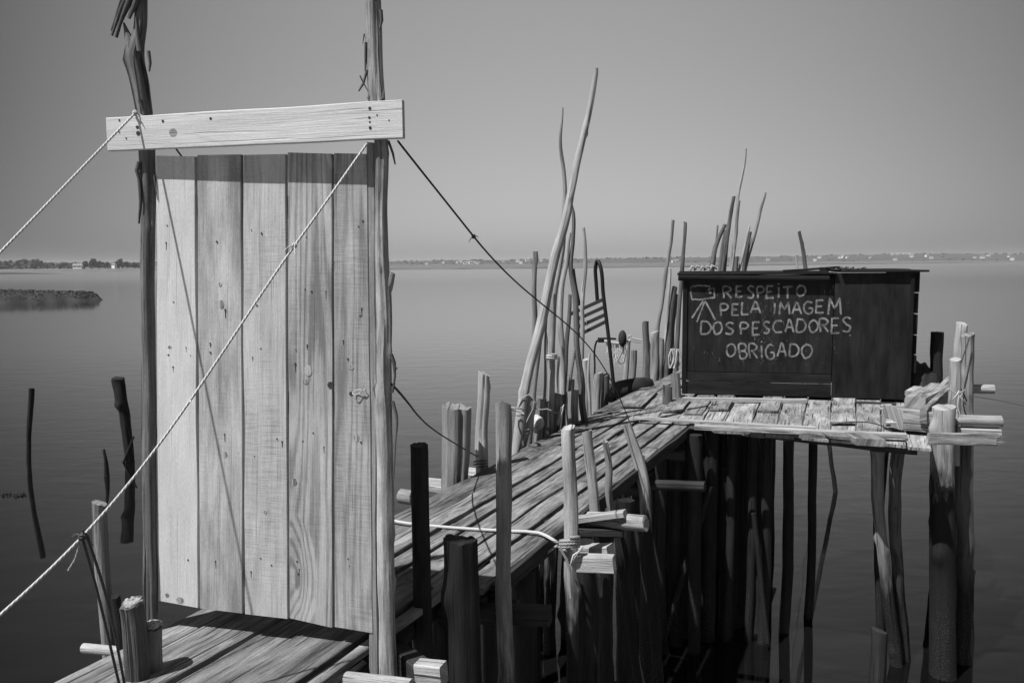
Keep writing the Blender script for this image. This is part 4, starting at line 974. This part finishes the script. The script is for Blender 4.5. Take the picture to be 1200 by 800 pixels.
mb = MB()
zz = H0 + .05; rnd = random.Random(6)
while zz < HTz - .1:
    h_ = rnd.uniform(.20, .25); A = hq(HW + .012, .02 + rnd.uniform(0, .03), zz + h_ / 2); B = hq(HW + .012, HDp, zz + h_ / 2)
    mb.plank(A, B, V((0, 0, h_ - .012)), V((0, 0, h_ - .012)), .05 + rnd.uniform(0, .03), upv=hx, ch=.004, rough=.003); zz += h_
for v_ in range(len(mb.v)):      # the boards lie on the outside of the right wall
    p = V(mb.v[v_]) + hx * .055; mb.v[v_] = tuple(p)
part(mb, 'siding', M_TRIM, hut)
# painted notice: strokes read off the photograph (coordinates of an enlarged view)
def zp(x, y): return (790 + x / 5.4545, 310 + y / 5.4545)
GL = {
 'R': [[(0, 1), (.05, 0), (.6, .02), (.95, .22), (.6, .46), (.1, .5)], [(.35, .5), (1, 1)]],
 'E': [[(.95, .02), (.08, .04), (.05, .5), (.02, 1), (1, .95)], [(.05, .5), (.75, .48)]],
 'S': [[(.95, .12), (.5, 0), (.1, .2), (.4, .45), (.9, .68), (.65, .98), (.02, .92)]],
 'P': [[(.02, 1), (.08, 0), (.65, .02), (.98, .25), (.65, .5), (.1, .54)]],
 'i': [[(.5, .25), (.5, 1)], [(.45, -.02), (.55, .06)]],
 'I': [[(.55, 0), (.45, 1)]],
 'T': [[(0, .06), (1, 0)], [(.5, .04), (.48, 1)]],
 'O': [[(.5, 0), (.12, .2), (.02, .6), (.35, 1), (.8, .85), (1, .45), (.8, .1), (.45, .0)]],
 'L': [[(.1, 0), (.06, .5), (.02, 1), (1, .95)]],
 'A': [[(0, 1), (.45, 0), (.62, .1), (1, 1)], [(.18, .64), (.8, .62)]],
 'M': [[(0, 1), (.12, 0), (.5, .62), (.9, 0), (1, 1)]],
 'G': [[(.95, .12), (.5, 0), (.08, .3), (.1, .78), (.5, 1), (.95, .85), (.92, .55), (.55, .55)]],
 'D': [[(.05, 0), (.1, 1), (.7, .9), (1, .5), (.7, .1), (.02, .02)]],
 'C': [[(1, .08), (.5, .05), (.08, .45), (.25, .92), (1, .95)]],
 'B': [[(.05, 1), (.05, 0), (.7, .05), (.85, .25), (.6, .46), (.1, .48)], [(.6, .48), (.98, .72), (.7, .98), (.05, 1)]],
}
txt = [('R', 318, 366, 140, 215), ('E', 395, 438, 135, 208), ('S', 468, 512, 135, 215), ('P', 535, 578, 140, 215), ('E', 590, 637, 135, 215), ('i', 655, 682, 122, 210), ('T', 695, 757, 140, 215), ('O', 782, 840, 132, 202),
       ('P', 300, 346, 250, 325), ('E', 370, 412, 250, 325), ('L', 430, 476, 240, 320), ('A', 488, 552, 235, 310), ('I', 630, 655, 245, 315), ('M', 672, 738, 240, 318), ('A', 755, 812, 240, 315), ('G', 828, 886, 235, 315), ('E', 905, 957, 225, 310), ('M', 985, 1066, 215, 320),
       ('D', 172, 236, 360, 445), ('O', 250, 306, 365, 445), ('S', 328, 382, 370, 445), ('P', 427, 476, 370, 445), ('E', 500, 547, 365, 450), ('S', 568, 612, 365, 440), ('C', 628, 690, 355, 435), ('A', 710, 764, 350, 430), ('D', 785, 842, 345, 432), ('O', 862, 920, 355, 432), ('R', 935, 986, 345, 430), ('E', 1005, 1057, 340, 440), ('S', 1075, 1132, 335, 430),
       ('O', 335, 392, 505, 588), ('B', 420, 467, 505, 600), ('R', 485, 532, 505, 597), ('i', 546, 572, 490, 592), ('G', 585, 640, 510, 605), ('A', 660, 716, 500, 587), ('D', 740, 797, 505, 587), ('O', 815, 882, 508, 597)]
strokes = []
for ch, xa, xb, ya, yb in txt:
    for s__ in GL[ch]: strokes.append(([(xa + (xb - xa) * x, ya + (yb - ya) * y) for x, y in s__], 12, len(s__) > 3 and ch in 'OSGCDPRB'))
strokes += [([(110, 140), (160, 133), (228, 138)], 10, 0), ([(108, 140), (106, 180), (112, 218)], 10, 0), ([(112, 222), (170, 224), (225, 214)], 10, 0), ([(228, 138), (224, 170)], 9, 0), ([(216, 160), (255, 150), (258, 212), (226, 214)], 11, 0), ([(222, 178), (240, 176)], 14, 0),
            ([(186, 232), (150, 285), (114, 342)], 11, 0), ([(196, 236), (170, 300), (146, 366)], 9, 0), ([(198, 232), (235, 300), (264, 354)], 12, 0), ([(1118, 452), (1130, 450)], 8, 0)]
def pp_(x, y, off):      # the right-hand panel stands 8 mm proud of the left one
    return hp(*zp(x, y), off + (.008 if x > 1014 else 0))
rnd = random.Random(17); NOTICE = []
wn_ = [sum(len(GL[c[0]]) for c in txt[:q]) for q in (8, 12, 18, 21, 31, 39)]
for si, (pp, wd_, smooth_) in enumerate(strokes):
    if si == 0 or si in wn_: mb = MB(); NOTICE.append(mb)
    P3 = [V((x, y, 0)) for x, y in pp]
    if smooth_: P3, _ = spline(P3, 1.0, 6)
    else:
        Q = []
        for i in range(len(P3) - 1):
            n_ = max(1, int((P3[i + 1] - P3[i]).length / 6)); Q += [P3[i].lerp(P3[i + 1], j / n_) for j in range(n_)]
        P3 = Q + [P3[-1]]
    off = -.0014 + .00025 * (si % 5); prev = None; sd = rnd.uniform(0, 99)
    for i, p in enumerate(P3):
        t = (P3[min(i + 1, len(P3) - 1)] - P3[max(i - 1, 0)]).normalized(); nn_ = V((-t.y, t.x, 0))
        a = p + nn_ * wd_ * .5 * (1 + .3 * nz(i * .55, sd)) + V((nz(i * .4, sd + 9), nz(i * .4, sd + 5), 0)) * 2.2; b = p - nn_ * wd_ * .5 * (1 + .3 * nz(i * .55, sd + 40)) + V((nz(i * .4, sd + 9), nz(i * .4, sd + 5), 0)) * 2.2
        cur = [mb.vert(pp_(a.x, a.y, off)), mb.vert(pp_(b.x, b.y, off)), (a, b)]
        if prev: mb.face([prev[0], cur[0], cur[1], prev[1]], [(prev[2][0].x, prev[2][0].y), (a.x, a.y), (b.x, b.y), (prev[2][1].x, prev[2][1].y)])
        prev = cur
mb = MB(); NOTICE.append(mb)
for _ in range(330):      # drips, dabs and scratches of the same paint
    x, y = rnd.choice((rnd.gauss(600, 60), rnd.uniform(120, 1150))), rnd.uniform(150, 640); l = rnd.choice((2, 3, 4, 12, 26)); a_ = rnd.gauss(1.57, .5); w0 = rnd.uniform(.6, 1.8)
    q = [(x, y), (x + w0, y), (x + w0 + math.cos(a_) * l, y + math.sin(a_) * l), (x + math.cos(a_) * l, y + math.sin(a_) * l)]
    mb.face([mb.vert(pp_(p[0], p[1], -.0002)) for p in q], [p for p in q])
k = N('worn_white_paint'); uvn = k.new('ShaderNodeUVMap', uv_map='UVMap')
wn = k.math('ADD', k.math('MULTIPLY', k.noise(uvn.outputs[0], .22, 4, .7), .5), k.math('MULTIPLY', k.noise(uvn.outputs[0], .022, 3, .6), .5)); c = k.ramp(wn, .38, .58, .02, .26)
gy = k.new('ShaderNodeCombineColor')
for i in range(3): k.link(c, gy.inputs[i])
k.bsdf(gy.outputs[0], .8)
for q, m_ in enumerate(NOTICE):
    o = part(m_, 'painted_word' if q < 6 else ('painted_camera' if q == 6 else 'paint_specks'), k.m, hut)
    if q == 7: o['kind'] = 'stuff'
# rubbish on the roof
mb = MB(); A, B = hq(1.15, .2, HTz + .05), hq(1.75, .25, HTz + .09); mb.plank(A, B, hn * .3, hn * .3, .02, rough=.006); o = mb.build('loose_board', M_TRIM); tag(o, 'warped dark board lying loose on the hut roof', 'board')
mb = MB(); rnd = random.Random(9)
for i in range(40):
    p = hq(rnd.uniform(1.6, 1.98), rnd.uniform(.0, .3), HTz + .045 + rnd.uniform(0, .02)); a = rnd.uniform(0, 6.28); mb.tube([p, p + V((math.cos(a) * .05, math.sin(a) * .05, rnd.uniform(-.01, .03)))], .006, 5, .03)
tag(mb.build('twig_litter', M_WEED), 'heap of dark twigs on the hut roof beside the loose board', 'twigs')
mb = MB(); c = hq(.22, .25, HTz + .05)
for i in range(5): mb.tube([c + V((i * .06 - .15, .02 * (i % 2), 0)), c + V((i * .06 - .12, 0, .05)), c + V((i * .06 - .06, 0, .01))], [.012, .018, .008], 8, .03, .01, .35)
tag(mb.build('crumpled_cloth', M_ROPEG), 'crumpled grey rag on the left end of the hut roof', 'rag')

# ------------------------------------------------------------------ right end of the platform
dF = gD(1105, 516, DECK)
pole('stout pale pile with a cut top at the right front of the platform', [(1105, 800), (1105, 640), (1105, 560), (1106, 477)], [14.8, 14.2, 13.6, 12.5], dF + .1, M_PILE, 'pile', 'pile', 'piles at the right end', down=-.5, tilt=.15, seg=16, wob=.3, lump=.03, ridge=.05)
pole('darker pile standing right behind the stout pale pile', [(1130, 760), (1129, 620), (1128, 500)], [10, 9, 9], dF + .35, M_POLEG, 'pile', 'pile', 'piles at the right end', tint=.45, down=-.5)
pole('tall pale post with a flared top above the right logs', [(1122, 500), (1123, 440), (1127, 379)], [7, 6.5], dF + .75, M_POLEP, 'post', 'post', 'posts at the right end', down=-.5)
pole('grey post with a slanting cord, right of the flared post', [(1133, 500), (1133, 440), (1134, 392)], [7, 7], dF + .6, M_POLEG, 'post', 'post', 'posts at the right end', down=-.5, tint=1.1)
pole('short pale post with a frayed top in front of the tall right posts', [(1118, 500), (1118.5, 460), (1119.5, 421)], [6.6, 6.4], dF + .3, M_POLEP, 'post', 'post', 'posts at the right end', down=DECK - .3, tint=.9)
pole('dark flat post behind the hut\'s right corner', [(1097, 480), (1097, 430), (1098, 389)], [7, 7], dF + 2.2, M_POLED, 'post', 'post', 'posts at the right end', down=-.3, tilt=0)
timber('pale log sticking out highest at the right end', (1112, 455), (1165, 456), 11, 11, dF + .8, dF + .7, M_POLEP, 'log', 'log', 'logs at the right end', True, 1.2)
timber('knotty log sticking out above the splintered beam', (1095, 492), (1174, 493.5), 12, 13, dF + .25, dF + .1, M_POLEP, 'log', 'log', 'logs at the right end', True)
timber('rough slab under the knotty log', (1120, 504), (1172, 505.5), 16, 7, dF + .2, dF + .1, M_POLEP, 'timber', 'timber', 'logs at the right end')
mb = MB(); A, B = at(1088, 514, dF - .22), at(1170, 516.5, dF - .28)
mb.plank(A, B, V((0, 0, 15 * m_per_px(dF))), V((0, 0, 13 * m_per_px(dF))), .05, upv=V((0, -1, 0)), ch=.005, rough=.006, step=.08, skew=.2)
for q in range(5): mb.tube([B + V((-.02, 0, .03 - q * .014)), B + V((rnd.uniform(.03, .11), 0, .035 - q * .014))], [.008, .001], 5, .02)
tag(mb.build('splintered_beam', M_PLAT), 'squared beam with a splintered end across the right front of the platform', 'beam')
b_ = [(1045, 484, 1098, 488)]
mb = MB(); A, B = at(1046, 488, dF + .35), at(1083, 491, dF + .25); mb.plank(A + V((0, 0, .09)), B + V((0, 0, .09)), V((-.05, .3, 0)), V((-.05, .3, 0)), .22, ch=.006, rough=.004); tag(mb.build('timber_block', M_PLAT), 'thick grey timber block by the hut\'s right foot', 'timber')
timber('thick pale-topped beam slanting back from the timber block', (1072, 472), (1102, 455), 22, 13, dF + .3, dF + 1.2, M_PLAT, 'beam', 'beam', 'slanting beams at the right end', tint=1.3)
timber('narrow grey beam slanting along the right edge of the platform', (1082, 488), (1122, 449), 7, 16, dF + .1, dF + 1.2, M_PLAT, 'beam', 'beam', 'slanting beams at the right end')
timber('upper thin beam running up to the frayed post', (1098, 462), (1116, 444), 6, 12, dF + .9, dF + 1.5, M_PLAT, 'beam', 'beam', 'slanting beams at the right end', tint=.9)
timber('small bright block at the hut\'s right corner', (1066, 461), (1076, 455), 10, 6, dF + .9, dF + 1.2, M_PALE, 'wood_block', 'block')
mb = MB(); rnd = random.Random(41)
for i in range(7):
    x = rnd.uniform(1034, 1046); y = 474 + i * 3.4; A, B = at(x - 6, y, dF + .9 - i * .1), at(x + 5, y + rnd.uniform(-1, 1), dF + .85 - i * .1); mb.plank(A, B, V((.01, .05, 0)), V((.0, .05, 0)), .02, ch=.004, rough=.006)
tag(mb.build('split_wood', M_PALE), 'heap of short white split sticks beside the timber block', 'kindling')
heap = empty('tarred_heap', at(1085, 470, dF + 2.2), 'low black tarpaulin heap behind the hut\'s right corner', 'tarpaulin')
mb = MB(); prev = None
for i in range(25):
    x = 1062 + i * 2.4; cur = []
    top = 452 if x > 1100 else 426 + 3 * nz(x * .2, 1) + max(0, (x - 1082)) * .9
    top = min(top, 452)
    for j in range(7):
        f = j / 6; D = dF + 1.85 + .8 * f; z = at(x, 474, D).z * 0 + PZ + (at(x, top, dF + 2.1).z - PZ) * math.sin(min(1, f * 2.2) * 1.57) * (1 if f < .6 else (1 - f) / .4) + .03 * nz(x * .12, f * 6)
        cur.append(mb.vert((at(x, 460, D).x, D, z)))
    if prev:
        for j in range(6): mb.face([prev[j], cur[j], cur[j + 1], prev[j + 1]], [(0, 0)] * 4, True)
    prev = cur
part(mb, 'sheet', M_RUBBER, heap)
rope('rope_lashing', 'frayed white cord binding the posts at the right end of the platform', [at(x, y, dF + .16) for x, y in ((1112, 455), (1121, 462), (1131, 456), (1125, 464), (1132, 474), (1121, 462), (1117, 468), (1124, 458), (1122, 475), (1126, 490), (1124, 505), (1121, 480))], .006, M_ROPEP, cat='rope')
rope('rope_lashing', 'dark cord slanting across the grey post on the right', [at(1136, 396, dF + .5), at(1128, 420, dF + .48), at(1122, 440, dF + .46), at(1133, 470, dF + .46)], .006, M_ROPED, cat='rope')
rope('stay_rope', 'thin dark line running off to the right from the grey post', [at(1134, 463, dF + .55), at(1165, 468, dF + .3), at(1300, 500, dF - .6)], .004, M_ROPED)
rope('rope_loop', 'dark slack rope curling along the front right edge of the platform', [at(x, y, gD(x, 508) - .03) for x, y in ((975, 497), (1000, 494), (1025, 496), (1042, 503), (1052, 511), (1060, 524))], .006, M_ROPED, cat='rope')
# bundle of piles under the right part of the platform
dU = gD(1040, 517) + .32
pole('pale-streaked leaning pile under the right of the platform', [(1056, 830), (1046, 740), (1036, 660), (1031, 610), (1026, 526)], [8, 7, 6.5, 6.5, 7.5], dU, M_POLEG, 'pile', 'pile', 'pile bundle under the platform', down=-.6)
pole('curved grey pile right of the pale-streaked one', [(1064, 830), (1057, 740), (1050, 640), (1050, 580), (1054, 524)], [8, 7, 6.5, 6.5, 7.5], dU + .1, M_POLEG, 'pile', 'pile', 'pile bundle under the platform', tint=.55, down=-.6)
pole('dark pile behind the leaning bundle under the platform', [(1032, 720), (1030, 640), (1034, 526)], [6, 6, 7], dU + .25, M_POLED, 'pile', 'pile', 'pile bundle under the platform', down=-.6)
pole('short barnacled stub in the water at the foot of the leaning bundle', [(1028, 800), (1029, 760), (1029.5, 738)], [9, 9], 5.35, M_POLED, 'stub', 'post stub', 'pile bundle under the platform', down=-.6, tint=1.6)
# dark piles under the platform: a crowd in the shade
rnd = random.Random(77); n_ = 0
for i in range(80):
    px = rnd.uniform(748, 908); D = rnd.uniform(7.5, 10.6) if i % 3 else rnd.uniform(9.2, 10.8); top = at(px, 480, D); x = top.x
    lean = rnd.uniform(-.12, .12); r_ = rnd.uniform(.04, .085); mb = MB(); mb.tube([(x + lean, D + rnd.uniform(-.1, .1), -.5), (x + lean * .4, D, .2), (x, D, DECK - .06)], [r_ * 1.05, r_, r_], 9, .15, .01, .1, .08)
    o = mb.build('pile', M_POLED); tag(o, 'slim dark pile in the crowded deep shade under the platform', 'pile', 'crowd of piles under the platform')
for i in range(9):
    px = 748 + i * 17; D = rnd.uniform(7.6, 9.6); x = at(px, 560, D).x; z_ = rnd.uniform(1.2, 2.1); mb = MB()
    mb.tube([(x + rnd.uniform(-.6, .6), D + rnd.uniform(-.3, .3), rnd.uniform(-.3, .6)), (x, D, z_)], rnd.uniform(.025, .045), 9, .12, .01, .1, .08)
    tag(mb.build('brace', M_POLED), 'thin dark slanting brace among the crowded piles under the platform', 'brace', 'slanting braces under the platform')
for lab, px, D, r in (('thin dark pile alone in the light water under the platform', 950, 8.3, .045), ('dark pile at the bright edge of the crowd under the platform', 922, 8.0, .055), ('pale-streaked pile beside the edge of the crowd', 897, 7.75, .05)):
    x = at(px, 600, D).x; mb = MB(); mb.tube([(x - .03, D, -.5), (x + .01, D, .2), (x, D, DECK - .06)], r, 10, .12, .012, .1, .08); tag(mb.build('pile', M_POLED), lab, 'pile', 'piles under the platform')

# ------------------------------------------------------------------ right edge of the boardwalk, near side
dC = 6.35
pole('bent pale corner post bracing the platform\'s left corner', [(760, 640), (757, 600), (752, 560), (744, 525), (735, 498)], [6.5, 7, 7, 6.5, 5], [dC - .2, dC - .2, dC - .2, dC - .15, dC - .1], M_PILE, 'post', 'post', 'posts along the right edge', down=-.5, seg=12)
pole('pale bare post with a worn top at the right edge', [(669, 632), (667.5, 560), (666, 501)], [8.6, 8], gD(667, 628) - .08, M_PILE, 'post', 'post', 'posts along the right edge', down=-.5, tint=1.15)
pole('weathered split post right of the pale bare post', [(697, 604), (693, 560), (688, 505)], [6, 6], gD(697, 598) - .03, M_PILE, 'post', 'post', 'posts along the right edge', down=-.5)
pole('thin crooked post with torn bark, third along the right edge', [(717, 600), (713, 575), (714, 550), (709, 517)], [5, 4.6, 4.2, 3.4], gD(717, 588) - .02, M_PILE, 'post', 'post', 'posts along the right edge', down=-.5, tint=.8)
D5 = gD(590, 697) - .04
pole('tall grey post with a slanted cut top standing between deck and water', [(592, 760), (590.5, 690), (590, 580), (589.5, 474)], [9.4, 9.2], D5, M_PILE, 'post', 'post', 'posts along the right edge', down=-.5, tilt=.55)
pole('post coloured dark for the door shadow, right of the knotty door post', [(496, 765), (494, 660), (491, 521)], [11.5, 10.6], 3.62, M_POLED, 'post', 'post', 'posts along the right edge', down=-.5, tilt=.1, tint=1.6, wob=.3, lump=.04)  # door shadow put into the post's colour
pole('thick black post in the door\'s shadow, nearest the water', [(547, 860), (543, 740), (539.5, 631)], [22, 20.5], 3.30, M_POLED, 'post', 'post', 'posts along the right edge', down=-.6, tilt=.12, seg=16, wob=.15, lump=.03)  # black colour stands in for that shadow
rope('rope_lashing', 'rope wound many times round the foot of the pale bare post', [at(667.5 + 11 * math.sin(a), 630 + 1.0 * a * .55 - 1.5 * math.sin(a), gD(667, 628) - .1 - .06 * math.cos(a)) for a in [i * .42 for i in range(60)]], .010, M_ROPEG, cat='rope')
rope('rope_tail', 'loose rope ends hanging below the lashing over the water', [at(x, y, gD(667, 628) - .2) for x, y in ((655, 640), (664, 655), (668, 670), (668, 685), (669, 700))], .008, M_ROPEG, cat='rope')
rope('rope_tail', 'frayed strand crossing the squared timber end by the lashing', [at(x, y, gD(667, 628) - .22) for x, y in ((683, 640), (674, 652), (668, 663), (672, 650), (680, 645))], .006, M_ROPEP, cat='rope')
timber('squared pale timber end below the lashed post, nearest to the viewer', (668, 659), (720, 660), 14, 20, 4.5, 4.4, M_PALE, 'timber', 'timber', 'timber ends at the right edge')
timber('pale timber end just behind the nearest squared one', (668, 645), (716, 644), 20, 12, 4.75, 4.6, M_PALE, 'timber', 'timber', 'timber ends at the right edge')
timber('round pale log end sticking out under the split board', (690, 608), (757, 613), 16, 19, 5.0, 4.75, M_PALE, 'log', 'log', 'timber ends at the right edge', True)
timber('split pale board lying over the round log', (677, 609), (733, 602), 14, 8, 4.95, 4.8, M_PALE, 'board', 'board', 'timber ends at the right edge', tint=.8)
timber('dark beam beneath the round log', (672, 622), (730, 624), 10, 10, 4.95, 4.85, M_DARKB, 'beam', 'beam', 'timber ends at the right edge')
timber('long dark log sticking out past the bent corner post', (742, 568), (826, 570), 13, 13, 6.5, 6.3, M_POLED, 'log', 'log', 'timber ends at the right edge', True, 1.8)
timber('small white log end left of the bent corner post', (722, 566), (741, 565), 9, 7, 6.4, 6.3, M_PALE, 'log', 'log', 'timber ends at the right edge', True)
timber('lower small white timber end by the bent corner post', (716, 573), (730, 573), 8, 5, 6.2, 6.1, M_PALE, 'timber', 'timber', 'timber ends at the right edge')
timber('short pale log end below the left corner of the platform', (768, 524), (798, 525), 9, 8, 8.2, 8.1, M_PALE, 'log', 'log', 'timber ends at the right edge', True)
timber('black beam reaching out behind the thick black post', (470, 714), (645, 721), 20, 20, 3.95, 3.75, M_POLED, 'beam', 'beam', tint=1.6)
timber('dark wide beam with a pale sawn end at the bottom of the picture', (430, 742), (500, 792), 24, 26, 3.75, 3.05, M_DARKB, 'beam', 'beam')
timber('fresh sawn block at the end of the dark wide beam', (490, 786), (520, 789), 22, 26, 3.02, 2.98, M_PALE, 'wood_block', 'block')
timber('pale log lying across the bottom of the picture before the knotty post', (405, 795), (482, 804), 18, 18, 3.05, 2.95, M_PALE, 'log', 'log', None, True)
# piles carrying the boardwalk
rnd = random.Random(55)
for q in range(11):
    s = -2.6 + q * 1.22
    for t_ in (.06, 1.04):
        if q < 2 and t_ > 1: continue
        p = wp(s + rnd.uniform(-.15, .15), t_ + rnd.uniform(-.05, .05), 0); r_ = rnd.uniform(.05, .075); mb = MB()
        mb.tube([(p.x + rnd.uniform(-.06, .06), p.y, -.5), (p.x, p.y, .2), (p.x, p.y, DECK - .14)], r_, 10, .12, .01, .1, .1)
        tag(mb.build('pile', M_POLED), 'damp pile coloured dark for the shade, half hidden beneath the boardwalk planks', 'pile', 'piles beneath the boardwalk')
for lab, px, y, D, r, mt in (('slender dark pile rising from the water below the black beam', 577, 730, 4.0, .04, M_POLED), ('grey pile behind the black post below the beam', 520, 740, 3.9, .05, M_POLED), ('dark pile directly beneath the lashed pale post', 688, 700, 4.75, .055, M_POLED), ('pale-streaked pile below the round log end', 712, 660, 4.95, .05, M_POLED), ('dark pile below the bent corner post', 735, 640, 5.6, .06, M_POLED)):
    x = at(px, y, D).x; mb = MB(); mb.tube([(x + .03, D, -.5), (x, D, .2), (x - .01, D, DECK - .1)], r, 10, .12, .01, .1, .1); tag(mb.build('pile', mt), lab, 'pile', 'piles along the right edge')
